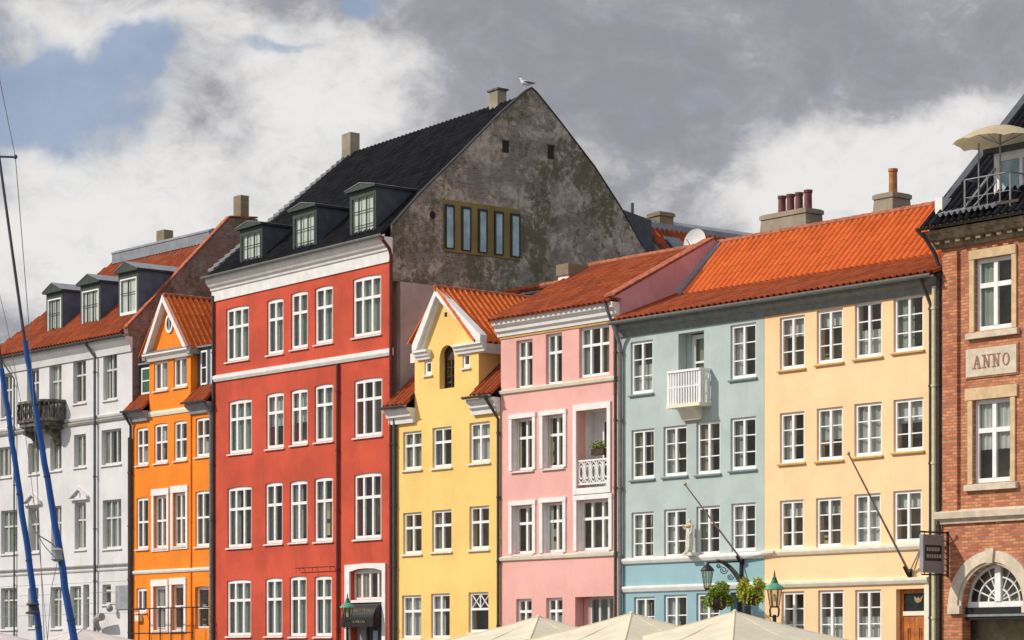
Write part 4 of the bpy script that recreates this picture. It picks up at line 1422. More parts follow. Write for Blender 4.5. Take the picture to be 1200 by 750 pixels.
H.part(MB().prism_x([(3.9, 14.95), (8.4, 12.4), (8.2, 12.3), (3.9, 14.8)], p0, p1 - .05), 'roof', 'tile_dark')
H.part(MB().prism_x([(3.9, 14.92), (8.0, ZPk), (.36, ZPk), (.36, ZPk + .75)], p0 + .05, p1 - .3), 'roof_frame', 'slate')
ridge(H, p0, p1, 3.9, 15.04, 'ridge_tile')
# raised party wall on the right, pink render with its shade put into the colour
H.part(MB().prism_x([(-.0, 10), (-.0, 12.95), (-.3, 13.0), (3.9, 15.18), (8.2, 13.0), (8.2, 10)], p1 - .28, p1 + .14), 'gable_wall', 'pink_shaded')
H.part(MB().prism_x([(-.35, 13.02), (3.9, 15.2), (3.9, 15.26), (-.35, 13.08)], p1 - .32, p1 + .17), 'coping', 'ridge_tile')
H.pipe(p1 - .06, 0, 11.9, 'gutter', .05, -.10, bend=[(p1 - .05, -.2, 12.1), (p1 - .1, -.35, 12.5), (p1 - .25, -.38, 12.85)])
cz0 = S(668, 3.0)
H.chimney(-.95, -.42, T(662, -.6), T(662, -.6) + .75, 13.8, 14.62, 'trim', cap=False)
H.part(MB().box(-1.0, -.37, T(662, -.6) - .05, T(662, -.6) + .8, 14.62, 15.0), 'chimney', 'brick_chim')

# ================= 6. grey-blue house and 7. apricot house =================
b0, b1 = S(728.5), S(895.5)
ZB = 12.0
H = House('grey blue house with a white balcony and a brighter blue ground floor', b0, b1, ZB, M['blue'])
bk = dict(fw=.085, mw=.085, rec=.06, rows=(), bars=(.345, .665), sill='sill_blue')
for a in [(739, 765, 399.5, 461), (856, 886, 379.5, 443)]:
    H.window(*a, curtain='whalf' if a[0] < 800 else 'left', **bk)
for a in [(740, 766.7, 503, 561), (777.4, 805, 499, 557.5), (816, 844, 493.5, 555), (856, 886, 489, 550)]:
    H.window(*a, curtain='left', **bk)
for a in [(740, 766, 600, 655), (778, 804.5, 596.5, 653), (816, 843.6, 593, 650), (857, 885.5, 589.5, 646)]:
    H.window(*a, curtain='left', **{**bk, 'sill': None})
zsplit = Zp(812, 655)
for a in [(743, 767.5, 699.5, 746), (778, 805, 697, 745), (816, 843, 695, 743)]:
    H.window(*a, curtain='left', **{**bk, 'bars': (.5,), 'sill': None})
dL, dR = S(795), S(825); dt = Zp(810, 389); db = Zp(810, 478)
H.holes.append((dL, dR, db, dt, 0))
eL, eR = S(856), S(880); H.holes.append((eL, eR, 0.0, Zp(868, 694), 0))
H.facade(z0=zsplit)
H.facade(z0=0, z1=zsplit, mat=M['blue2'])
H.shell()
# recessed balcony door
q = MB()
d = .42
q.box(dL + .16, dL + .30, d, d + .06, db, dt - .03); q.box(dR - .14, dR - .02, d, d + .06, db, dt - .03)
q.box(dL + .30, dR - .14, d, d + .06, dt - .16, dt - .03)
q.box(dL + .78, dL + .90, d - .01, d + .06, db, dt - .16)
for r in (.38, .66):
    z = dt - (dt - db) * r
    q.box(dL + .30, dR - .14, d + .005, d + .05, z - .03, z + .03)
bd = H.part(q, 'balcony_door', 'frame')
H.part(MB().box(dL + .25, dR - .1, d + .025, d + .03, db, dt - .08), 'pane', 'glass', bd)
H.part(MB().box(dL - .1, dL + .16, .35, d + .3, db, dt), 'door_reveal', 'blue', bd)
H.part(MB().box(dL + .28, dL + .55, d + .12, d + .13, db, dt), 'curtain', 'curtain_beige', bd)
# white balcony
pr = .46
bL, bR = S(783, -pr), S(819.5, -pr)
zf = ZS(477, (bL + bR) / 2, -pr); zr = ZS(433, (bL + bR) / 2, -pr)
q = MB().box(bL - .05, bR + .05, -pr - .05, 0, zf, zf + .10)
q.prism_x([(0, zf), (-pr + .08, zf), (-.25, zf - .12), (-.12, zf - .36), (0, zf - .36)], bL + .25, bR - .35)
bal = H.part(q, 'balcony', 'cream')
q = MB()
q.box(bL - .03, bR + .03, -pr - .03, -pr + .06, zr - .07, zr); q.box(bL - .03, bL + .06, -pr + .06, 0, zr - .07, zr); q.box(bR - .06, bR + .03, -pr + .06, 0, zr - .07, zr)
zm = (zf + zr) / 2 + .05
q.box(bL, bR, -pr - .005, -pr + .02, zm - .02, zm + .02)
H.part(q, 'handrail', 'frame', bal)
q = MB(); n = 12
for k in range(n + 1):
    s = bL + (bR - bL) * k / n
    wd = .05 if k in (0, n) else .026
    q.box(s - wd / 1, s + wd / 1, -pr, -pr + .035, zf + .10, zr - .07)
for k in range(1, 5):
    t = -pr + (pr) * k / 5
    for s in (bL, bR):
        q.box(s - .015, s + .02, t, t + .05, zf + .10, zr - .07)
H.part(q, 'balusters', 'frame', bal)
# shaded doorway on the ground floor
dr2 = H.part(MB().box(eL, eR, .30, .34, 0, Zp(868, 694)), 'door', 'slate')
H.part(MB().box(eL + .3, eR - .3, .285, .298, 1.2, Zp(868, 694) - .4), 'pane', 'glass_dark', dr2)
z = Zp(812, 655)
H.part(MB().prism_x([(.0, z - .08), (-.07, z - .06), (-.11, z + .02), (-.11, z + .08), (.0, z + .12)], b0 + .02, b1), 'string_course', 'trim')
z = Zp(812, 689)
H.part(MB().prism_x([(.0, z - .09), (-.06, z - .06), (-.10, z + .04), (-.10, z + .09), (.0, z + .12)], b0 + .02, b1), 'string_course', 'trim')
TB, ZBK, TR, ZR_ = 2.35, 13.2, 4.13, 15.05

def long_roof(H, s0, s1):
    L1 = sqrt((TB + .38) ** 2 + (ZBK - ZB - .22) ** 2)
    slope(H, s0, s1, -.38, ZB + .22, TB, ZBK, 'tile_old_shaded')  # flatter strip: its dimmer sunlight is put into a darker tile colour
    slope(H, s0, s1, TB - .03, ZBK + .03, TR, ZR_, 'tile')
    H.part(MB().prism_x([(TR, ZR_ - .03), (8.4, 12.1), (8.2, 12.0), (TR, ZR_ - .2)], s0, s1), 'roof', 'tile_dark')
    H.part(MB().prism_x([(TR, ZR_ - .06), (8.2, ZB), (0, ZB), (-.2, ZB + .2), (TB, ZBK - .05)], s0, s1), 'roof_frame', 'slate')
    ridge(H, s0, s1, TR, ZR_ + .03, 'ridge_tile')
long_roof(H, b0 + .02, b1)
q = MB().prism_x([(.0, ZB - .25), (-.06, ZB - .25), (-.10, ZB - .08), (-.28, ZB + .02), (-.30, ZB + .16), (.0, ZB + .16)], b0 - .05, b1)
H.part(q, 'cornice', 'gutter_grey')
H.gutter(b0 - .1, b1, -.42, ZB + .20, 'gutter_grey', .10)
H.part(MB().prism_x([(TB - .1, ZBK + .02), (TR, ZR_ + .03), (TR, ZR_ + .14), (TB - .1, ZBK + .13)], b0 - .02, b0 + .2), 'verge_flashing', 'lead')
H.part(MB().prism_x([(-.3, ZB + .28), (TB - .1, ZBK + .03), (TB - .1, ZBK + .12), (-.3, ZB + .37)], b0 - .02, b0 + .10), 'verge_flashing', 'tile_old_shaded')
H.pipe(b0 + .05, 0, ZB - .55, 'gutter_grey', .06, -.10, bend=[(b0 + .05, -.2, ZB - .3), (b0 + .1, -.4, ZB + .1)])
c0, c1 = S(891, 4.2), S(947, 4.2)
pots = [(S(x, 4.5), 4.5, .125, ZS(y, S(x, 4.5), 4.5) - 15.72) for x, y in ((916.5, 229), (926.5, 227), (936.5, 225), (947, 222))]
H.chimney(c0, c1 + .05, 4.05, 4.95, 14.2, 15.72, 'chim_stone', cap=True, pots=pots, taper=.10)
BLUE = H

a0_, a1_ = S(895.8), S(1100.5)
H = House('apricot house with four columns of white windows and an orange wooden door', a0_, a1_, ZB, M['pale'])
ak = dict(fw=.085, mw=.085, rec=.06, rows=(), bars=(.345, .665), sill='sill_ochre')
cu = ['wblind', 'wblind', 'whalf', 'left', 'left', 'wtop', 'wfull', 'blind', 'wblind', 'blind', 'wfull', 'wblind']
rr = [(913.7, 943, 370.5, 432), (957, 987.6, 362.5, 425), (1001.7, 1033.4, 353.5, 418.5), (1047, 1082, 346, 411),
      (913.7, 942.5, 483, 542), (957, 987.6, 477.5, 539), (1001, 1033.4, 472, 534), (1047, 1082, 467, 528.5)]
for a, c in zip(rr, cu): H.window(*a, curtain=c, **ak)
for a, c in zip([(913.7, 941.6, 586, 643), (956, 986, 583, 641), (1001, 1032, 578.5, 638.5), (1046.6, 1080, 574.6, 635.5)], cu[8:]):
    H.window(*a, curtain=c, **{**ak, 'sill': 'sill_white'})
for a in [(915.8, 942.5, 693, 752), (958.6, 988.5, 691.5, 752), (1002, 1032.5, 691, 751)]:
    H.window(*a, curtain='half', **{**ak, 'sill': None})
dL, dR = S(1050), S(1084); dt = Zp(1067, 690)
H.holes.append((dL, dR, 0, dt, 0))
H.facade(); H.shell()
q = MB(); d = .16
tz = Zp(1067, 717)
q.box(dL + .01, dL + .12, d, d + .08, 0, dt - .01); q.box(dR - .12, dR - .01, d, d + .08, 0, dt - .01); q.box(dL + .12, dR - .12, d, d + .08, dt - .12, dt - .01); 
mid = (dL + dR) / 2
for u, v in ((dL + .12, mid - .01), (mid + .01, dR - .12)):
    q.box(u, u + .15, d + .02, d + .07, .1, tz - .1); q.box(v - .15, v, d + .02, d + .07, .1, tz - .1)
    q.box(u + .15, v - .15, d + .02, d + .07, tz - .45, tz - .1); q.box(u + .15, v - .15, d + .02, d + .07, .1, 1.4)
    q.box((u + v) / 2 - .02, (u + v) / 2 + .02, d + .025, d + .065, 1.4, tz - .45)
do = H.part(q, 'door', 'wood')
H.part(MB().box(dL + .12, dR - .12, d - .01, d + .08, tz - .10, tz + .02), 'transom', 'cream', do)
H.part(MB().box(dL + .1, dR - .1, d + .045, d + .05, tz + .02, dt - .1), 'pane', 'glass_dark', do)
H.part(MB().box(dL + .2, dR - .2, d + .045, d + .05, 1.3, tz - .4), 'pane', 'glass_dark', do)
em = MB()                                            # small painted emblem in the fanlight, like a bird with spread wings
ex, ez = S(1071), Zp(1071, 702.5)
em.prism_y([(ex - .17, ez + .10), (ex - .05, ez + .02), (ex - .02, ez + .08), (ex + .03, ez + .02), (ex + .17, ez + .12), (ex + .08, ez - .06), (ex - .06, ez - .10), (ex - .14, ez - .02)], d + .03, d + .042)
H.part(em, 'emblem', 'gold', do)
H.part(MB().box(dR + .003, dR + .2, -.04, .02, 0, dt + .1), 'door_surround', 'cream')
for y in (645, 683.5):
    z = Zp(990, y)
    H.part(MB().prism_x([(.0, z - .08), (-.07, z - .06), (-.11, z + .02), (-.11, z + .09), (.0, z + .12)], a0_, a1_ - .35), 'string_course', 'cream')
long_roof(H, a0_ - .01, a1_ + .15)
H.part(MB().prism_x([(.0, ZB - .25), (-.06, ZB - .25), (-.10, ZB - .08), (-.28, ZB + .02), (-.30, ZB + .16), (.0, ZB + .16)], a0_ - .003, a1_ + .02), 'cornice', 'gutter_grey')
H.gutter(a0_ - .003, a1_ + .1, -.42, ZB + .20, 'gutter_grey', .10)
H.pipe(S(1093.5), 0, ZB - .6, 'pipe_dark', .05, -.10, bend=[(S(1092.5), -.2, ZB - .35), (S(1090), -.40, ZB + .1)])
H.pipe(S(1097.5), 0, ZB - .1, 'pipe_cream', .065, -.10)
c0, c1 = S(1026, 4.2), S(1048, 4.2)
H.chimney(c0 - .05, c1 + .12, 4.0, 4.95, 14.2, 15.7, 'chim_stone', cap=True, pots=[(S(1048, 4.5) - .05, 4.5, .13, .78)], pot_mat='pot_ochre', taper=.10)
PALE = H

# ================= 8. brick building =================
k0, k1 = S(1103.5), 25.5
ZK = 12.95
H = House('red brick building with sandstone window surrounds, an arched gateway and ANNO tablet', k0, k1, ZK, M['brick_red'], cat='building', name='brick_building')
w1 = (S(1142.5), S(1186.5), Zp(1164, 386), Zp(1164, 301)); w2 = (S(1140.5), S(1185), Zp(1163, 565), Zp(1163, 467))
wkk = dict(cols=2, rows=(.37,), fw=.11, mw=.13, tw=.13, rec=.10, frame='frame', sill=None)
H.window_m(*w1, curtain='left', **wkk)
H.window_m(*w2, curtain='wtop', **wkk)
w3 = (w1[0] + 2.6, w1[1] + 2.6); 
H.window_m(w3[0], w3[1], w1[2], w1[3], curtain='left', **wkk)
H.window_m(w3[0], w3[1], w2[2], w2[3], curtain='sides', **wkk)
# gateway opening with half-round head
ac = S(1163.5); ar = ac - S(1127.5)
az = Zp(1163, 709); ah = Zp(1163, 661) - az
H.holes.append((ac - ar, ac + ar, 0.0, az + ah, ah))
H.facade(); H.shell()
for (a, b, c, d_) in (w1, w2):
    for dx in (0, 2.6):
        q = MB(); sw = .16
        a_, b_ = a + dx, b + dx
        q.box(a_ - sw, a_ - .003, -.05, .02, c - .02, d_ + .003); q.box(b_ + .003, b_ + sw, -.05, .02, c - .02, d_ + .003)
        q.box(a_ - sw - (.08 if d_ < 9 else 0), b_ + sw + (.08 if d_ < 9 else 0), -.07, .02, d_ + .003, d_ + (.32 if d_ < 9 else .24))
        H.part(q, 'surround', 'stone_trim')
        H.part(MB().prism_x([(-.12, c - .20), (-.12, c - .05), (.09, c - .0), (.09, c - .20)], a_ - sw - .08, b_ + sw + .08), 'sill', 'stone_pale')
# tablet with ANNO
ta, tb_, tz0, tz1 = S(1133.5), S(1192.5), Zp(1163, 439.5), Zp(1163, 406.5)
H.part(MB().box(ta - .05, tb_ + .05, -.03, .01, tz0 - .05, tz1 + .05), 'tablet', 'brick_red')
tabl = H.part(MB().box(ta, tb_, -.055, -.031, tz0, tz1), 'tablet', 'stone_pale')
def letters(text, s0, s1, z0, z1, y, mat, parent, H, th=.055):
    m = MB(); n = len(text); wd = (s1 - s0) / n * .78; st = (s1 - s0) / n
    def bar(xa, za, xb, zb_, w_):
        d_ = Vector((xb - xa, zb_ - za)); 
        nn = Vector((-d_.y, d_.x)).normalized() * w_ / 2
        m.prism_y([(xa + nn.x, za + nn.y), (xa - nn.x, za - nn.y), (xb - nn.x, zb_ - nn.y), (xb + nn.x, zb_ + nn.y)], y - .014, y)
    def serif(x, z):
        m.box(x - .065, x + .065, y - .015, y - .001, z - .014, z + .014)
    for i, ch in enumerate(text):
        x = s0 + st * i + (st - wd) / 2; xe = x + wd; h = z1 - z0
        if ch == 'A':
            bar(x + .03, z0, (x + xe) / 2, z1, th * .6); bar(xe - .04, z0, (x + xe) / 2, z1, th * 1.2); bar(x + wd * .25, z0 + h * .35, xe - wd * .25, z0 + h * .35, th * .5)
            serif(x + .03, z0); serif(xe - .04, z0)
        elif ch == 'N':
            bar(x + .05, z0, x + .05, z1, th * .6); bar(xe - .05, z0, xe - .05, z1, th * .6); bar(x + .04, z1, xe - .05, z0, th * 1.2)
            serif(x + .05, z0); serif(x + .03, z1); serif(xe - .05, z1)
        elif ch == 'O':
            k_ = 20
            for k in range(k_):
                a_, b_ = 2 * pi * k / k_, 2 * pi * (k + 1) / k_
                cx, cz_ = (x + xe) / 2, (z0 + z1) / 2
                ro_, ri_ = (wd * .46, h * .52), (wd * .28, h * .42)
                m.prism_y([(cx + ro_[0] * cos(a_), cz_ + ro_[1] * sin(a_)), (cx + ro_[0] * cos(b_), cz_ + ro_[1] * sin(b_)), (cx + ri_[0] * cos(b_), cz_ + ri_[1] * sin(b_)), (cx + ri_[0] * cos(a_), cz_ + ri_[1] * sin(a_))], y - .014, y)
    return H.part(m, 'lettering', mat, parent)
zz0, zz1 = tz0 + .22, tz1 - .20
letters('ANNO', ta + .22, tb_ - .18, zz0, zz1, -.056, 'anno', tabl, H)
# corner pilaster strip and its joint
H.part(MB().box(k0 + .10, S(1124), -.09, .01, Zp(1115, 600), ZK - .2), 'pilaster', 'brick_red')
z = Zp(1140, 604)
H.part(MB().prism_x([(.0, z - .2), (-.08, z - .2), (-.10, z - .12), (-.20, z - .06), (-.22, z + .10), (.0, z + .18)], k0 - .12, k1), 'string_course', 'stone_pale')
# cornice with dentils
q = MB().prism_x([(.0, ZK - .06), (-.08, ZK - .06), (-.10, ZK + .02), (-.10, ZK + .12), (-.34, ZK + .14), (-.38, ZK + .26), (-.50, ZK + .30), (-.50, ZK + .38), (.0, ZK + .38)], k0 - .25, k1)
co_ = H.part(q, 'cornice', 'dark_sand')
q = MB(); s = k0
while s < k1 - .2:
    q.box(s, s + .16, -.28, -.102, ZK + .03, ZK + .138); s += .36
H.part(q, 'dentils', 'dark_sand', co_)
H.gutter(k0 - .35, k1, -.60, ZK + .48, 'pipe_dark', .08)
H.pipe(S(1102.3), 0, ZK - .5, 'pipe_dark', .05, -.08, bend=[(S(1101.5), -.2, ZK - .2), (S(1099), -.5, ZK + .2), (k0 - .3, -.64, ZK + .42)])
# archivolt of the gateway
q = MB(); n = 20
ro = (ar + .42, ah + .36)
for k in range(n):
    a_, b_ = pi * k / n, pi * (k + 1) / n
    q.prism_y([(ac + ro[0] * cos(a_), az + ro[1] * sin(a_)), (ac + ro[0] * cos(b_), az + ro[1] * sin(b_)), (ac + (ar + .10) * cos(b_), az + (ah + .06) * sin(b_)), (ac + (ar + .10) * cos(a_), az + (ah + .06) * sin(a_))], -.10, .01)
    q.prism_y([(ac + (ar + .10) * cos(a_), az + (ah + .06) * sin(a_)), (ac + (ar + .10) * cos(b_), az + (ah + .06) * sin(b_)), (ac + ar * cos(b_), az + ah * sin(b_)), (ac + ar * cos(a_), az + ah * sin(a_))], -.05, .2)
q.box(ac - ar - .42, ac - ar - .0, -.12, .01, az - .22, az - .0); q.box(ac + ar + .0, ac + ar + .42, -.12, .01, az - .22, az)
q.prism_y([(ac - .10, az + ah + .02), (ac + .10, az + ah + .02), (ac + .15, az + ah + .42), (ac - .15, az + ah + .42)], -.16, -.101)
arch = H.part(q, 'archway', 'stone_pale')
# fanlight
d = .22
q = MB()
q.box(ac - ar + .002, ac + ar - .002, d, d + .12, az - .05, az + .10)
q.box(ac - .10, ac + .10, d - .03, d + .10, az + .10, az + ah - .02)
def arc(m, rx, rz, w_, y):
    k_ = 24
    for k in range(k_):
        a_, b_ = pi * k / k_, pi * (k + 1) / k_
        z0_ = az + .10
        m.prism_y([(ac + rx * cos(a_), z0_ + rz * sin(a_)), (ac + rx * cos(b_), z0_ + rz * sin(b_)), (ac + (rx - w_) * cos(b_), z0_ + (rz - w_) * sin(b_)), (ac + (rx - w_) * cos(a_), z0_ + (rz - w_) * sin(a_))], y, y + .05)
arc(q, ar - .01, ah - .11, .07, d + .01); arc(q, ar * .68, (ah - .1) * .68, .035, d + .02); arc(q, ar * .36, (ah - .1) * .36, .04, d + .022)
for k in range(1, 8):
    if k == 4: continue
    a_ = pi * k / 8
    q.tube([(ac + ar * .12 * cos(a_), d + .05, az + .1 + ah * .12 * sin(a_)), (ac + (ar - .05) * cos(a_), d + .05, az + .1 + (ah - .13) * sin(a_))], .02, 5)
fan = H.part(q, 'fanlight', 'frame')
q = MB(); n = 20
q.add([(ac + (ar - .03) * cos(pi * k / n), d + .07, az + .08 + (ah - .1) * sin(pi * k / n)) for k in range(n + 1)], [tuple(range(n + 1))])
H.part(q, 'pane', 'glass', fan)
H.part(MB().box(ac - ar, ac + ar, .12, .5, az - .38, az - .055), 'fascia', 'black', arch)
H.part(MB().box(ac - ar, ac + ar, .08, .119, az - .30, az - .24), 'fascia_rail', 'steel', arch)
H.part(MB().box(ac - ar, ac + ar, 2.0, 2.05, 0, az - .38), 'gate', 'dark')
H.part(MB().box(ac + .1, ac + ar, 1.2, 1.24, 0, az - .75), 'gate_leaf', 'wood_dark')
# roof
RZ, RK = 13.75, .98
slope(H, k0 - .15, k1, -.66, ZK + .46, 5.2, 19.0, 'tile_dark')
H.part(MB().prism_x([(5.2, 18.9), (11, ZK), (0, ZK), (-.1, ZK + .4)], k0, k1), 'roof_frame', 'slate')
H.part(MB().prism_x([(-.4, 13.4), (0.2, 14.35), (5.2, 19.2), (10.5, 13.2), (10.5, 0), (.36, 0), (.36, 13.0)], k0 - .12, k0 + .18), 'gable_wall', 'slate')
H.part(MB().box(k0, k1, 10.5, 10.8, 0, 13), 'wall', 'brick_red')
# roof terrace door dormer and railing
t0 = .12
dl, dr_ = S(1166, t0), S(1203, t0) + 1.2
zf = 14.0
ztop = Zp(1180, 178, t0)
d = H.part(MB().box(dl, dr_, t0 + .05, t0 + 3.5, zf - .3, ztop), 'dormer', 'cream')
q = MB()
q.box(dl - .02, dl + .20, t0 - .02, t0 + .05, zf - .3, ztop); q.box(dl + .2, dr_, t0 - .02, t0 + .05, ztop - .22, ztop)
for k in range(1, 4):
    x = dl + .2 + (dr_ - dl - .2) * k / 3.0
    q.box(x - .05, x + .05, t0 - .015, t0 + .05, zf - .3, ztop - .22)
H.part(q, 'door_frame', 'frame', d)
H.part(MB().box(dl + .18, dr_ - .02, t0 + .02, t0 + .047, zf - .2, ztop - .2), 'pane', 'glass_teal', d)
H.part(MB().box(dl - .2, dr_ + .2, t0 - .25, t0 + 3.8, ztop + .002, ztop + .12), 'dormer_roof', 'slate', d)
tr = -.42
x0_, x1_ = S(1130.7, tr), S(1184, tr)
zrb, zrt = Zp(1130.7, 253.5, tr), Zp(1130.7, 211, tr)
q = MB()
for z in (zrb, (zrb + zrt) / 2, zrt):
    q.tube([(x0_, tr, z), (x1_, tr, z)], .022 if z != (zrb + zrt) / 2 else .012, 6)
    q.tube([(x1_, tr, z), (x1_, tr + .95, z)], .02, 6); q.tube([(x0_, tr, z), (x0_, tr + .6, z)], .02, 6)
for s in (x0_, x1_):
    q.tube([(s, tr, zrb - .25), (s, tr, zrt)], .028, 6)
q.tube([(x1_, tr + .95, zrb - .2), (x1_, tr + .95, zrt)], .025, 6)
q.tube([(x0_ + (x1_ - x0_) * .5, tr, zrb), (x0_ + (x1_ - x0_) * .5, tr, zrt)], .012, 6)
H.part(q, 'terrace_railing', 'steel')
q = MB()
q.tube([(S(1118, -.5), -.5, Zp(1118, 260, -.5)), (S(1166, .05), .05, Zp(1166, 197, .05))], .035, 6)
q.tube([(S(1128, -.5), -.5, Zp(1128, 256, -.5)), (S(1168, -.1), -.1, Zp(1168, 212, -.1))], .02, 6)
H.part(MB().box(k0 - .02, k0 + .24, -.25, .15, 13.45, 14.25), 'verge_block', 'trim')
H.part(q, 'stay_rods', 'lead')
q = MB()
n = 40; s0c, s1c = S(1116), S(1184)
vs = []
for i in range(n * 2 + 1):
    s = s0c + (s1c - s0c) * i / (2 * n)
    zz = .05 * sin(i / (2 * n) * 2 * pi * 10)
    vs += [(s, -.66, ZK + .72 + zz), (s, .25, 14.0 + zz)]
q.add(vs, [(2 * i, 2 * i + 2, 2 * i + 3, 2 * i + 1) for i in range(2 * n)])
H.part(q, 'corrugated_sheet', 'lead')
H.part(MB().box(x0_, x1_ + .3, -.45, .1, 13.72, 13.80), 'terrace_floor', 'wood_dark')
BRK = H

# ------------------------------------------------------------------ things on and in front of the houses
def at(x, y, t):
    s = S(x, t); return s, t, ZS(y, s, t)

def local_thing(name, label, cat, s, t, z, group=None):
    """a thing placed in the frame of the facades"""
    o = thing(name, label, cat, W(s, t, z), ROTZ, group)
    return o

def lp(mb, name, mat, root, off, smooth=None):
    return mb.build(name, M[mat], root, off, smooth)

# flagpoles
def flagpole(label, base, tip, thick=.03):
    s, t, z = base
    r = local_thing('flagpole', label, 'flagpole', s, t, z, 'flagpoles on the fronts of the houses')
    lp(MB().tube([base, tip], thick, 8, thick * .6), 'pole', 'pole_wood', r, base)
    lp(MB().lathe((tip[0], tip[1], tip[2] - .04), [(.01, 0), (.045, .03), (.05, .06), (.03, .1), (.01, .11)], 10), 'finial', 'gold', r, base, True)
    m = MB().box(s - .04, s + .04, min(t, 0) , .0, z - .12, z + .10) if t < -.02 else MB().box(s - .06, s + .06, -.05, .0, z - .14, z + .14)
    m.tube([(s, t - .02, z - .1), (s + (tip[0] - s) * .09, t + (tip[1] - t) * .09, z + (tip[2] - z) * .05)], .04, 8)
    lp(m, 'bracket', 'iron', r, base)
    return r
b = at(869, 656, -.08)
tip_t = -2.3
s_ = S(803, tip_t)
flagpole('thin flagpole leaning out from the grey blue front, above the lantern bracket', b, (s_, tip_t, ZS(568, s_, tip_t)))
b = at(1065.5, 671, -.08)
s_ = S(994.5, -2.5)
fp = flagpole('thin flagpole leaning out beside the orange wooden door of the apricot house', b, (s_, -2.5, ZS(532, s_, -2.5)), .035)
m = MB().tube([b, (S(1077, -.05), -.02, Zp(1077, 645))], .02, 6)
lp(m, 'stay', 'rope', fp, b)

# scrolled bracket with lantern and flower baskets, on the blue house
sB, zB_ = S(869.5), Zp(869.5, 661)
r = local_thing('wall_bracket', 'dark scrolled iron bracket reaching out below the flagpole of the blue house', 'bracket', sB, 0, Zp(869.5, 681))
off = (sB, 0, Zp(869.5, 681))
q = MB()
arm_t = -1.15
zt_ = Zp(869.5, 660)
sA = S(829, arm_t)
q.box(sB - .05, sB + .05, -.06, -.002, Zp(869.5, 684), Zp(869.5, 655))
za_ = ZS(659.5, sA, arm_t)
q.tube([(sB, -.04, Zp(869.5, 658)), (sA, arm_t, za_)], .025, 6)
lp(q, 'arm', 'iron', r, off)
q = MB()
pts = []
for i in range(15):
    u = i / 14
    x = 867 - 28 * u; y = 681 - 24 * (sin(u * pi / 2) ** .8)
    tt = -.08 - .75 * u
    s = S(x, tt); pts.append((s, tt, ZS(y, s, tt)))
q.tube(pts, .085, 8, .045)
lp(q, 'scroll', 'copper_dark' if False else 'dark_stone', r, off)
q = MB()
for (cx, cy, rr, tt) in ((848, 668, 5, -.6), (856, 676, 4, -.4), (842, 663, 3, -.8)):
    pts = []
    for i in range(14):
        a_ = i / 13 * 3.4 * pi; k = rr * (1 - i / 16)
        s = S(cx + k * cos(a_), tt); pts.append((s, tt, ZS(cy + k * sin(a_), s, tt)))
    q.tube(pts, .014, 5)
lp(q, 'curls', 'iron', r, off)

def lantern(label, s, t, z, k=1.0):
    r = local_thing('hanging_lantern', label, 'lantern', s, t, z)
    off = (s, t, z)
    h = .52 * k
    q = MB().lathe((s, t, z), [(.05, -.06), (.09, 0), (.09, .02)], 8)
    q.lathe((s, t, z + h), [(.20 * k, 0), (.20 * k, .03), (.13 * k, .12), (.05, .20), (.03, .28)], 8)
    for i in range(6):
        a_ = 2 * pi * i / 6
        q.tube([(s + .09 * cos(a_), t + .09 * sin(a_), z + .01), (s + .17 * k * cos(a_), t + .17 * k * sin(a_), z + h)], .012, 5)
    lp(q, 'housing', 'iron', r, off)
    lp(MB().lathe((s, t, z), [(.08, .02), (.155 * k, h)], 6), 'pane', 'lampglass', r, off)
    lp(MB().tube([(s, t, z + h + .2), (s, t, za_)], .012, 5), 'chain', 'iron', r, off)
    return r
zl = ZS(690, sA, arm_t)
lantern('small black lantern hanging on the arm of the blue house', sA, arm_t, zl, 1.0)

def basket(label, x, y, t, rad, mat, hang, group):
    s = S(x, t); z = ZS(y, s, t)
    r = local_thing('flower_basket', label, 'hanging plant', s, t, z, group)
    off = (s, t, z)
    rnd = random.Random(int(x))
    q = MB()
    cl = [(rnd.uniform(-.7, .7) * rad, rnd.uniform(-.6, .6) * rad, rnd.uniform(-.45, .75) * rad, rnd.uniform(.28, .5) * rad) for _ in range(16)]
    for i in range(2600):
        cx, cy, cz_, cr_ = rnd.choice(cl)
        d_ = Vector((rnd.gauss(0, 1), rnd.gauss(0, 1), rnd.gauss(0, 1))).normalized() * cr_ * rnd.uniform(.6, 1.1)
        c = Vector((s + cx + d_.x, t + cy + d_.y, z + cz_ + d_.z))
        a1 = Vector((rnd.gauss(0, 1), rnd.gauss(0, 1), rnd.gauss(0, .6))).normalized(); a2 = a1.cross(Vector((rnd.gauss(0, 1), rnd.gauss(0, 1), rnd.gauss(0, 1)))).normalized()
        l_ = rnd.uniform(.03, .055)
        q.add([c - a1 * l_, c + a2 * l_ * .5, c + a1 * l_, c - a2 * l_ * .5], [(0, 1, 2, 3)])
    for i in range(16):                            # trailing shoots
        a_ = rnd.uniform(0, 2 * pi); k1 = rad * rnd.uniform(.7, 1.0); ln = rad * rnd.uniform(.5, 1.3)
        for j in range(22):
            u = j / 22
            c = Vector((s + k1 * cos(a_) * (.7 + .4 * u) + rnd.gauss(0, .015), t + k1 * sin(a_) * (.7 + .4 * u), z + .1 * rad - ln * u * u + rnd.gauss(0, .02)))
            a1 = Vector((rnd.gauss(0, 1), rnd.gauss(0, 1), rnd.gauss(0, 1))).normalized(); a2 = a1.cross(Vector((.2, .9, .4))).normalized()
            l_ = rnd.uniform(.025, .06)
            q.add([c - a1 * l_, c + a2 * l_ * .5, c + a1 * l_, c - a2 * l_ * .5], [(0, 1, 2, 3)])
    lp(q, 'foliage', mat, r, off)
    lp(MB().lathe((s, t, z - rad * .95), [(.14, 0), (.24, .08), (.28, .28), (.27, .32)], 14), 'pot', 'basket', r, off, True)
    return r
basket('hanging basket of dark green leaves left of the dark doorway', 841, 699, -1.0, .42, 'leaf', None, 'hanging plants by the blue house door')
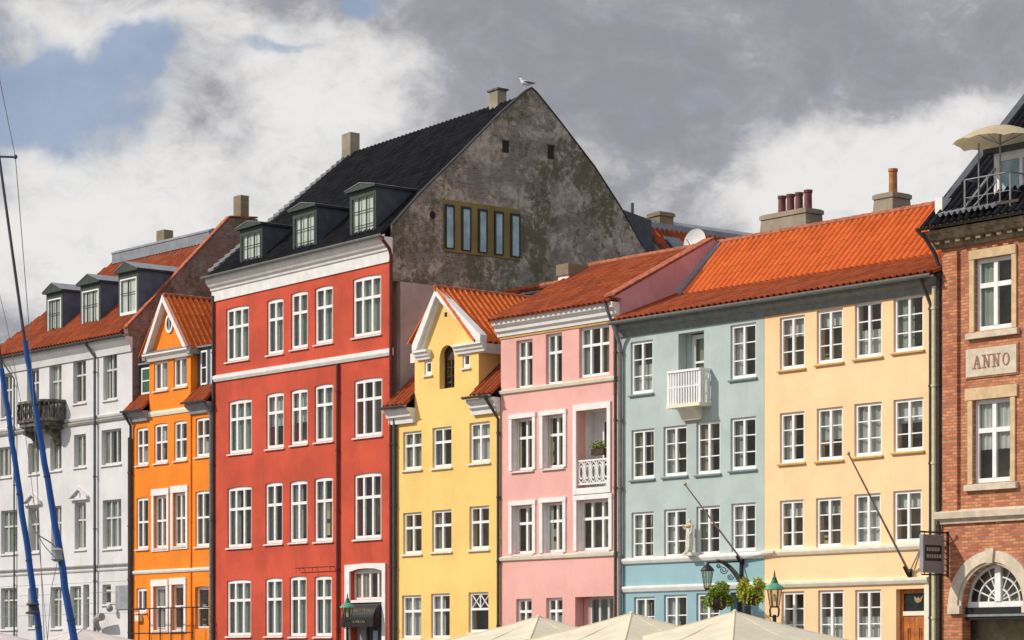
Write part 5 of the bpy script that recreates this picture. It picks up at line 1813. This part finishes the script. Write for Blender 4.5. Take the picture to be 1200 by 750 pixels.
basket('hanging basket of bright yellow green leaves right of the dark doorway', 881, 694, -1.0, .40, 'leaf_yellow', None, 'hanging plants by the blue house door')

# carved figure on the string course
fs, ft, fz = S(808, -.22), -.22, Zp(808, 655) + .10
r = local_thing('carved_figure', 'white carved figure with raised hand and gilded collar, between two windows of the blue front', 'figurehead', fs, ft, fz)
off = (fs, ft, fz)
hgt = ZS(606, fs, ft) - fz
k = hgt / 1.35
bm_me = bpy.data.meshes.new('body')
verts = [(0, 0, .62), (0, 0, .80), (0, 0, 1.02), (0, 0, 1.13), (.02, -.02, 1.28), (-.10, 0, 1.04), (-.20, -.06, .92), (-.22, -.12, 1.10), (.11, 0, 1.04), (.17, -.04, .84), (.12, -.12, .72),
         (.0, -.01, .40), (.02, -.03, .18), (-.05, -.08, .06), (-.14, -.05, .12)]
edges = [(0, 1), (1, 2), (2, 3), (3, 4), (2, 5), (5, 6), (6, 7), (2, 8), (8, 9), (9, 10), (0, 11), (11, 12), (12, 13), (13, 14)]
rad = [.14, .12, .14, .055, .085, .07, .045, .035, .07, .045, .04, .15, .15, .14, .09]
bm_me.from_pydata([(x * k + 0, y * k, z * k) for x, y, z in verts], edges, [])
bo = bpy.data.objects.new('body', bm_me); COL.objects.link(bo); bo.parent = r
md = bo.modifiers.new('skin', 'SKIN')
sk = bm_me.skin_vertices[0] if bm_me.skin_vertices else bm_me.attributes.new('skin', 'FLOAT', 'POINT')
if not bm_me.skin_vertices:
    pass
else:
    for i, rr_ in enumerate(rad):
        sk.data[i].radius = (rr_ * k, rr_ * k)
    sk.data[0].use_root = True
ss = bo.modifiers.new('sub', 'SUBSURF'); ss.levels = 1; ss.render_levels = 1
bm_me.materials.append(M['statue'])
lp(MB().lathe((fs, ft, fz + .98 * k), [(.13 * k, 0), (.16 * k, .03), (.12 * k, .08), (.07 * k, .1)], 12), 'collar', 'statue_gold', r, off, True)
lp(MB().box(fs - .18, fs + .2, ft - .12, .0, fz - .02, fz + .08), 'plinth', 'statue', r, off)

# potted plant on the loggia rail
pS, pT = S(705, .1), .12
pz = Zp(700, 517)
r = local_thing('potted_plant', 'small green plant in a trough on the loggia railing of the pink house', 'potted plant', S(702, .16), .16, pz - .35)
off = (S(702, .16), .16, pz - .35)
s_ = off[0]
lp(MB().box(s_ - .30, s_ + .30, .08, .26, pz - .42, pz - .22), 'trough', 'basket', r, off)
q = MB(); rnd = random.Random(3)
for i in range(420):
    c = Vector((s_ + rnd.gauss(0, .17), .17 + rnd.gauss(0, .06), pz - .20 + abs(rnd.gauss(0, .09))))
    a1 = Vector((rnd.gauss(0, 1), rnd.gauss(0, 1), rnd.gauss(0, 1))).normalized(); a2 = a1.cross(Vector((.3, .5, 1))).normalized()
    q.add([c - a1 * .04, c + a2 * .022, c + a1 * .04, c - a2 * .022], [(0, 1, 2, 3)])
lp(q, 'foliage', 'leaf', r, off)

# hanging sign on the brick building
hs_t0, hs_t1 = -.25, -1.05
ss_ = S(1104, hs_t0) 
# the board stands square to the wall
sS = S(1105, -.2)
z0, z1 = ZS(670, sS, -.6), ZS(628, sS, -.6)
def t_at(x, s): return T(x, s)
r = local_thing('hanging_sign', 'grey and black double sided sign board hanging out from the corner of the brick building', 'sign', sS, 0, z1)
off = (sS, 0, z1)
tA_, tB_ = T(1103.5, sS), T(1080.5, sS)
lp(MB().box(sS - .05, sS + .05, tB_, tA_, z0, z1), 'board', 'sign_grey', r, off)
lp(MB().box(sS - .065, sS + .065, tB_ - .03, tB_, z0 - .03, z1 + .03).box(sS - .065, sS + .065, tA_, tA_ + .03, z0 - .03, z1 + .03)
   .box(sS - .06, sS + .06, tB_, tA_, z1, z1 + .03).box(sS - .06, sS + .06, tB_, tA_, z0 - .03, z0), 'frame', 'lead', r, off)
H_ = z1 - z0; tt0, tt1 = tB_ + .06, tA_ - .06
q = MB(); q.box(sS - .056, sS + .056, tt0, tt1, z0 + H_ * .30, z0 + H_ * .74)
lp(q, 'name_plate', 'black', r, off)
q = MB(); rnd = random.Random(5)
for zz, hh in ((z0 + H_ * .57, .10), (z0 + H_ * .38, .10)):
    a_ = tt0 + .06
    while a_ < tt1 - .1:
        w_ = rnd.uniform(.05, .09)
        q.box(sS - .061, sS - .056, a_, a_ + w_, zz, zz + hh); q.box(sS + .056, sS + .061, a_, a_ + w_, zz, zz + hh)
        a_ += w_ + .025
lp(q, 'worn_lettering', 'sign_light', r, off)
q = MB()
q.tube([(sS, 0, z1 + .10), (sS, tB_ - .05, z1 + .10)], .025, 6); q.tube([(sS, 0, z0 - .08), (sS, tB_ - .02, z0 - .08)], .02, 6)
for t in (tA_ - .1, tB_ + .1):
    q.tube([(sS, t, z1 + .03), (sS, t, z1 + .10)], .012, 5); q.tube([(sS, t, z0 - .03), (sS, t, z0 - .08)], .012, 5)
for i in range(6):
    q.tube([(sS, -.04, z0 + H_ * i / 6), (sS, tA_ + .04, z0 + H_ * (i + .5) / 6)], .012, 5)
q.box(sS - .03, sS + .03, -.035, -.0, z0 - .12, z1 + .14)
lp(q, 'bracket', 'iron', r, off)

# black awning sign over the red house door
sa, sb = S(411.5), S(448.5)
zt0, zb0 = Zp(430, 707), Zp(430, 735)
r = local_thing('door_canopy', 'curved black canopy with faded gold lettering over the door of the red house', 'canopy', (sa + sb) / 2, 0, zb0)
off = ((sa + sb) / 2, 0, zb0)
q = MB(); n = 10
pr_ = [(.1, zt0)] + [(.1 - .5 * sin(pi / 2 * i / n) - .02, zt0 - (zt0 - zb0 - .25) * (1 - cos(pi / 2 * i / n))) for i in range(n + 1)] + [(-.42, zb0), (-.40, zb0), (.1, zb0 + .05)]
q.prism_x(pr_, sa + .0, sb - .0)
lp(q, 'canopy', 'black', r, off)
q = MB(); rnd = random.Random(9)
for zz, hh, u0, u1 in ((zb0 + .52, .13, .15, .95), (zb0 + .14, .10, .38, .75)):
    a_ = sa + (sb - sa) * u0
    while a_ < sa + (sb - sa) * u1:
        w_ = rnd.uniform(.04, .08); h2 = hh * rnd.uniform(.6, 1.1)
        yy = -.44 if hh == .10 else -.36
        q.tube([(a_, yy, zz), (a_ + w_ * .5, yy, zz + h2), (a_ + w_, yy, zz + h2 * .2)], .014, 4)
        a_ += w_ + .05
lp(q, 'worn_lettering', 'gold', r, off)

# small iron hanger on the red front
r = local_thing('iron_hanger', 'short rusty iron bar on hooks under the third floor windows of the red house', 'bracket', S(373), 0, Zp(373, 665))
off = (S(373), 0, Zp(373, 665))
z = Zp(373, 665)
q = MB().tube([(S(351), -.18, z), (S(394), -.18, z)], .018, 6)
for x in (356, 371, 392):
    q.tube([(S(x), 0, z), (S(x), -.18, z), (S(x), -.18, z - .12)], .016, 6)
lp(q, 'bar', 'pipe_red', r, off)

# wall lamp on the white house
s_, t_, z_ = at(128, 713, -.3)
r = local_thing('wall_lamp', 'small round grey lamp on the street level wall of the white house', 'lamp', s_, 0, z_)
off = (s_, 0, z_)
lp(MB().lathe((s_, -.28, z_ - .13), [(.05, 0), (.12, .06), (.14, .14), (.11, .22), (.04, .27)], 12), 'globe', 'lead', r, off, True)
lp(MB().tube([(s_, 0, z_ + .16), (s_, -.28, z_ + .16), (s_, -.28, z_ + .12)], .015, 6), 'arm', 'iron', r, off)

# satellite dish
ds = -2.4
dt_ = T(814, ds)
dz = ZS(284, ds, dt_)
r = local_thing('satellite_dish', 'round white satellite dish behind the ridge of the pink house', 'satellite dish', ds, dt_, dz - 1.5)
off = (ds, dt_, dz - 1.5)
q = MB(); n = 28
nrm = Vector((-.25 * UX * 0 - .35, -1.0, .25)).normalized()
nrm = Vector((.15, -1.0, .12)).normalized()
e1 = nrm.cross(Vector((0, 0, 1))).normalized(); e2 = nrm.cross(e1)
vs = [Vector((ds, dt_, dz)) - nrm * .10]
for ring, dep in ((.2, .09), (.38, .05), (.50, .0)):
    for k in range(n):
        a_ = 2 * pi * k / n
        vs.append(Vector((ds, dt_, dz)) - nrm * dep + (e1 * cos(a_) + e2 * sin(a_)) * ring)
fs_ = [(0, 1 + k, 1 + (k + 1) % n) for k in range(n)]
for j in range(2):
    fs_ += [(1 + j * n + k, 1 + (j + 1) * n + k, 1 + (j + 1) * n + (k + 1) % n, 1 + j * n + (k + 1) % n) for k in range(n)]
q.add(vs, fs_)
lp(q, 'reflector', 'dish', r, off, True)
q = MB().tube([(ds, dt_ + .12, dz - 1.6), (ds, dt_ + .12, dz)], .03, 6)
q.tube([(ds, dt_, dz - .4), Vector((ds, dt_, dz)) + nrm * .45], .015, 5)
lp(q, 'mount', 'steel', r, off)

# gull on the tip of the gable
gs, gt2 = r1 - .2, 6.2
gz = 22.42
gs = -6.8
r = local_thing('gull', 'white gull with dark wing tips perched on the peak of the weathered gable', 'bird', gs, gt2, gz)
off = (gs, gt2, gz)
me = bpy.data.meshes.new('body')
hd = Vector((-.5, -.55, 0)).normalized()
cen = Vector((0, 0, .12))
pts = [(-.20, .10), (-.10, .12), (.02, .14), (.12, .17), (.16, .25), (.19, .30), (.25, .29)]
me.from_pydata([(hd.x * a_, hd.y * a_, z_) for a_, z_ in pts], [(i, i + 1) for i in range(6)], [])
bo = bpy.data.objects.new('body', me); COL.objects.link(bo); bo.parent = r
bo.modifiers.new('skin', 'SKIN')
if me.skin_vertices:
    for i, rr_ in enumerate((.03, .075, .09, .075, .05, .048, .012)):
        me.skin_vertices[0].data[i].radius = (rr_, rr_)
    me.skin_vertices[0].data[2].use_root = True
ss = bo.modifiers.new('sub', 'SUBSURF'); ss.levels = 2; ss.render_levels = 2
me.materials.append(M['feather'])
q = MB()
for sg in (-1, 1):
    n_ = Vector((-hd.y, hd.x, 0)) * sg * .075
    a_, b_, c_, d_ = [Vector((hd.x * x, hd.y * x, z_)) + n_ for x, z_ in ((.10, .20), (-.05, .19), (-.36, .13), (-.12, .10))]
    nn = Vector((-hd.y, hd.x, 0)) * sg * .02
    q.add([a_, b_, c_, d_, a_ + nn, b_ + nn, c_ + nn * .3, d_ + nn], [(0, 1, 2, 3), (7, 6, 5, 4), (0, 4, 5, 1), (1, 5, 6, 2), (2, 6, 7, 3), (3, 7, 4, 0)])
q.build('wings', M['feather_grey'], r)
q = MB()
for sg in (-1, 1):
    n_ = Vector((-hd.y, hd.x, 0)) * sg * .03
    q.tube([(n_.x, n_.y, .0), (n_.x, n_.y, .09)], .008, 5)
q.build('legs', M['pot_ochre'], r)

# ------------------------------------------------------------------ street lamps
def street_lamp(label, x, ztop, depth, kk=1.0):
    X_ = (x - 600) / FPX * depth
    r = thing('street_lamp', label, 'street lamp', (X_, depth, 0), 0, 'green capped street lamps on the quay')
    q = MB().lathe((0, 0, 0), [(.16, 0), (.16, .5), (.10, .6), (.07, .8), (.05, 1.6), (.045, ztop - 1.05)], 12)
    for i in range(4):
        a_ = pi / 4 + i * pi / 2
        q.tube([(0, 0, ztop - 1.12), (.13 * cos(a_), .13 * sin(a_), ztop - 1.08), (.15 * cos(a_), .15 * sin(a_), ztop - .92), (.10 * cos(a_), .10 * sin(a_), ztop - .86)], .013, 5)
    q.build('pole', M['iron'], r, smooth=True)
    lz = ztop - .86
    MB().lathe((0, 0, lz), [(.10, 0), (.165, .44)], 8).build('pane', M['lampglass'], r)
    q = MB()
    for i in range(6):
        a_ = 2 * pi * i / 6
        q.tube([(.105 * cos(a_), .105 * sin(a_), lz), (.172 * cos(a_), .172 * sin(a_), lz + .44)], .011, 5)
    q.lathe((0, 0, lz - .02), [(.11, 0), (.115, .03)], 12)
    q.build('lantern_frame', M['iron'], r)
    MB().lathe((0, 0, lz + .12), [(.035, 0), (.04, .1), (.02, .18)], 8).build('bulb', M['curtain'], r)
    MB().lathe((0, 0, lz + .43), [(.24, -.03), (.235, .0), (.20, .035), (.10, .11), (.07, .14)], 20).build('cap', M['copper'], r, smooth=True)
    MB().lathe((0, 0, lz + .56), [(.075, 0), (.085, .02), (.05, .09), (.055, .11), (.02, .16), (.025, .18), (.006, .30)], 12).build('finial', M['copper_dark'], r, smooth=True)
    return r
street_lamp('street lamp with green cap in front of the red house door', 407.2, 3.85, 82)
street_lamp('street lamp with green cap between the blue and apricot fronts, behind the parasol', 907.6, 3.84, 62)

# ------------------------------------------------------------------ parasols
def parasol(label, x, y_peak, zpeak, half, drop, mat, group, rotz=ROTZ):
    depth = (zpeak - CAMZ) * FPX / (780 - y_peak)
    X_ = (x - 600) / FPX * depth
    r = thing('parasol', label, 'parasol', (X_, depth, 0), rotz, group)
    q = MB(); n = 8
    # four faces, each sagging a little between the ribs
    for f in range(4):
        a_ = f * pi / 2
        cx = [Vector((half * sgn1, -half, 0)) for sgn1 in (-1, 1)]
        base = len(q.v); vs = []
        for i in range(n + 1):
            u = i / n
            for j in range(n + 1):
                v = j / n
                p = cx[0].lerp(cx[1], v) * u
                sag = .045 * sin(pi * v) * u + .010 * sin(9 * v + f) * sin(7 * u + 2 * f) * sin(pi * v)
                z = zpeak - drop * u - .03 * sin(pi * u) - sag
                vs.append((p.x * cos(a_) - p.y * sin(a_), p.x * sin(a_) + p.y * cos(a_), z))
        q.add(vs, [(i * (n + 1) + j, (i + 1) * (n + 1) + j, (i + 1) * (n + 1) + j + 1, i * (n + 1) + j + 1) for i in range(n) for j in range(n)])
        hem = []
        for j in range(n + 1):
            v = j / n; p = cx[0].lerp(cx[1], v)
            z = zpeak - drop - .045 * sin(pi * v)
            for dz in (0, -.18):
                hem.append((p.x * cos(a_) - p.y * sin(a_), p.x * sin(a_) + p.y * cos(a_), z + dz))
        q.add(hem, [(2 * j, 2 * j + 2, 2 * j + 3, 2 * j + 1) for j in range(n)])
    q.build('canopy', M[mat], r, smooth=True)
    for f in range(4):
        a_ = f * pi / 2 + pi / 4
        pts_ = [(half * 1.414 * i / 8 * cos(a_), half * 1.414 * i / 8 * sin(a_), zpeak - drop * i / 8 - .03 * sin(pi * i / 8) + .004) for i in range(9)]
        MB().tube(pts_, .012, 5).build('seam', M[mat], r)
        a_ = f * pi / 2
        pts_ = [(half * i / 8 * cos(a_), half * i / 8 * sin(a_), zpeak - drop * i / 8 - .03 * sin(pi * i / 8) - .045 * i / 8 + .002) for i in range(9)]
        MB().tube(pts_, .008, 5).build('seam', M[mat], r)
    MB().tube([(0, 0, 0), (0, 0, zpeak - .03)], .035, 10).build('pole', M['wood'], r)
    MB().lathe((0, 0, zpeak - .02), [(.05, 0), (.06, .02), (.03, .06), (.01, .07)], 10).build('finial', M[mat], r, smooth=True)
    MB().box(-.4, .4, -.4, .4, 0, .1).build('base', M['dark_stone'], r)
    for k in range(8):
        a_ = k * pi / 4 + pi / 4
        L_ = half * (1.41 if k % 2 == 0 else 1.0)
        MB().tube([(0, 0, zpeak - .08), (L_ * cos(a_), L_ * sin(a_), zpeak - drop - .07)], .014, 5).build('rib', M['wood'], r)
    return r
gp_ = 'large square parasols on the quay'
parasol('cream parasol in front of the pink house, leftmost of the three cream ones', 631, 722.5, 2.75, 1.75, .62, 'canvas', gp_)
parasol('cream parasol in front of the blue house, middle one of the three cream ones', 740, 718.5, 2.75, 1.75, .62, 'canvas', gp_)
parasol('cream square parasol in front of the flower baskets, rightmost and largest', 861, 716.5, 2.75, 1.85, .66, 'canvas', gp_)
parasol('pinkish white square parasol in front of the white house, behind the blue masts', 97, 737, 2.75, 1.9, .55, 'canvas_white', gp_)
parasol('pinkish white square parasol cut off by the left edge of the photo', -8, 739.5, 2.75, 1.6, .50, 'canvas_white', gp_)

# parasol on the roof terrace
tt = -.25
s_ = S(1172, tt); zrim = ZS(168, s_, tt); zpk = ZS(147, s_, tt)
r = local_thing('parasol', 'small tan parasol on the roof terrace of the brick building', 'parasol', s_, tt, 13.78)
off = (s_, tt, 13.78)
q = MB(); n = 8; vs = []
R_ = 1.25; ms = 6
for i in range(ms + 1):
    u = i / ms
    for k in range(n * 4):
        a_ = 2 * pi * k / (n * 4)
        sc_ = 1 - .06 * (abs(((k % 4) - 2)) < 2) * .6
        z = zpk - (zpk - zrim) * (u ** 1.7)
        vs.append((s_ + R_ * u * sc_ * cos(a_), tt + R_ * u * sc_ * sin(a_), z + (.04 * u if k % 4 else -.02 * u)))
N4 = n * 4
q.add(vs, [(i * N4 + k, i * N4 + (k + 1) % N4, (i + 1) * N4 + (k + 1) % N4, (i + 1) * N4 + k) for i in range(ms) for k in range(N4)])
lp(q, 'canopy', 'canvas_tan', r, off, True)
lp(MB().tube([(s_, tt, 13.78), (s_, tt, zpk)], .025, 8), 'pole', 'steel', r, off)
q = MB()
for k in range(8):
    a_ = 2 * pi * k / 8
    q.tube([(s_, tt, zpk - .5), (s_ + .6 * cos(a_), tt + .6 * sin(a_), zpk - .22)], .01, 4)
lp(q, 'struts', 'steel', r, off)
sp = S(1147, -.3)
r = local_thing('aerial_pole', 'thin grey pole at the left end of the roof terrace railing', 'pole', sp, -.3, 13.78)
MB().tube([(0, 0, 0), (0, 0, Zp(1147, 168, -.3) - 13.78)], .022, 6).build('pole', M['steel'], r)

# ------------------------------------------------------------------ masts and rigging of the boats in the canal
def PW(x, y, depth):
    return Vector(((x - 600) / FPX * depth, depth, (780 - y) / FPX * depth + CAMZ))

def spar(name, label, cat, pts, rads, mats, depth, split, group):
    """a long furled sail on its stay: lower part in a blue cover, upper part bare"""
    P = [PW(x, y, depth) for x, y in pts]
    d = (P[-1] - P[-2]).normalized()
    foot = P[-1] + d * ((P[-1].z - .3) / -d.z)
    r = thing(name, label, cat, (foot.x, foot.y, 0), 0, group)
    off = (foot.x, foot.y, 0)
    low = [foot, P[-1], P[split]]
    q = MB()
    n = 26
    pts_ = []
    for i in range(n + 1):
        pts_.append(foot.lerp(P[split], i / n) + Vector((random.uniform(-.01, .01), 0, 0)))
    q.tube(pts_, rads[0], 10, rads[1])
    q.build('furled_sail', M[mats[0]], r, off)
    top = P[0] + (P[0] - P[1]).normalized() * 6
    MB().tube([P[split] * 1.0, P[0], top], rads[2], 8, rads[2] * .5).build('stay', M[mats[1]], r, off)
    # bands of rope round the cover
    for u in (.12, .3, .48, .66, .84):
        c = foot.lerp(P[split], u); c2 = foot.lerp(P[split], u + .004)
        MB().tube([c, c2], rads[0] * 1.12 + (rads[1] - rads[0]) * u, 10).build('lashing', M['grey_sail'], r, off)
    MB().lathe((0, 0, 0), [(.12, 0), (.12, .12), (.05, .16), (.05, .34)], 12).build('deck_fitting', M['steel'], r)
    return r
gr = 'blue covered furled sails at the left'
m1 = spar('furled_sail', 'tall blue covered furled sail, the one crossing the stone balcony', 'furled sail', [(-14, 90), (2, 200), (29, 400), (60, 598), (86, 750)], (.075, .045, .028), ('navy', 'grey_sail'), 46, 2, gr)
m2 = spar('furled_sail', 'shorter blue covered furled sail by the left edge of the photo', 'furled sail', [(-30, 180), (-12, 330), (2, 432), (27, 610), (47, 750)], (.065, .045, .028), ('navy', 'grey_sail'), 47, 2, gr)

def line(label, pts, depth, r_=.006, mat='rope', name='rigging_line'):
    P = [PW(x, y, depth) for x, y in pts]
    o = thing(name, label, 'rope', P[-1], 0, 'thin rigging lines at the left')
    MB().tube([p - P[-1] for p in P], r_, 5).build('line', M[mat], o)
    return o
line('thin grey shroud bent over the spreader tip at the left', [(-2, 85), (8, 135), (18, 184), (25, 270), (33, 370), (40, 480), (47, 640), (54, 800)], 44, .007)
line('thin grey line slanting down behind the shorter blue sail', [(-4, 330), (8, 380), (26, 480), (44, 620), (60, 800)], 44.5, .005)
line('slack grey rope between the fitting on the tall blue sail and the left edge', [(66, 655), (52, 640), (40, 620), (33, 590)], 45.7, .008)
line('thin grey halyard sloping from the shorter blue sail to the bottom of the photo', [(68, 655), (60, 690), (52, 800)], 45.7, .006)
P = PW(18, 184, 44); P2 = PW(-30, 183, 44)
o = thing('spreader', 'short dark spreader bar holding the thin shroud at the left edge', 'spreader', P, 0)
MB().tube([(0, 0, 0), P2 - P], .018, 6).build('bar', M['grey_sail'], o)
MB().lathe((0, 0, -.03), [(.02, 0), (.04, .03), (.02, .07)], 8).build('tip', M['grey_sail'], o)
Q = PW(67, 650, 45.9)
o = thing('halyard_block', 'pale metal block lashed to the tall blue sail', 'pulley', Q, 0)
MB().lathe((0, 0, -.12), [(.05, 0), (.11, .04), (.085, .12), (.11, .2), (.05, .24)], 14).build('block', M['lead'], o, smooth=True)
MB().tube([(.0, .0, .1), (-.1, 0, .2), (-.35, 0, .35)], .012, 5).build('hook', M['rope'], o)
Q = PW(38.5, 713, 46.8)
o = thing('winch', 'dark metal winch fixed to the foot of the shorter blue sail', 'winch', Q, 0)
MB().lathe((0, 0, -.1), [(.13, 0), (.13, .03), (.06, .06), (.07, .14), (.12, .17), (.10, .2)], 14).build('drum', M['grey_sail'], o, smooth=True)
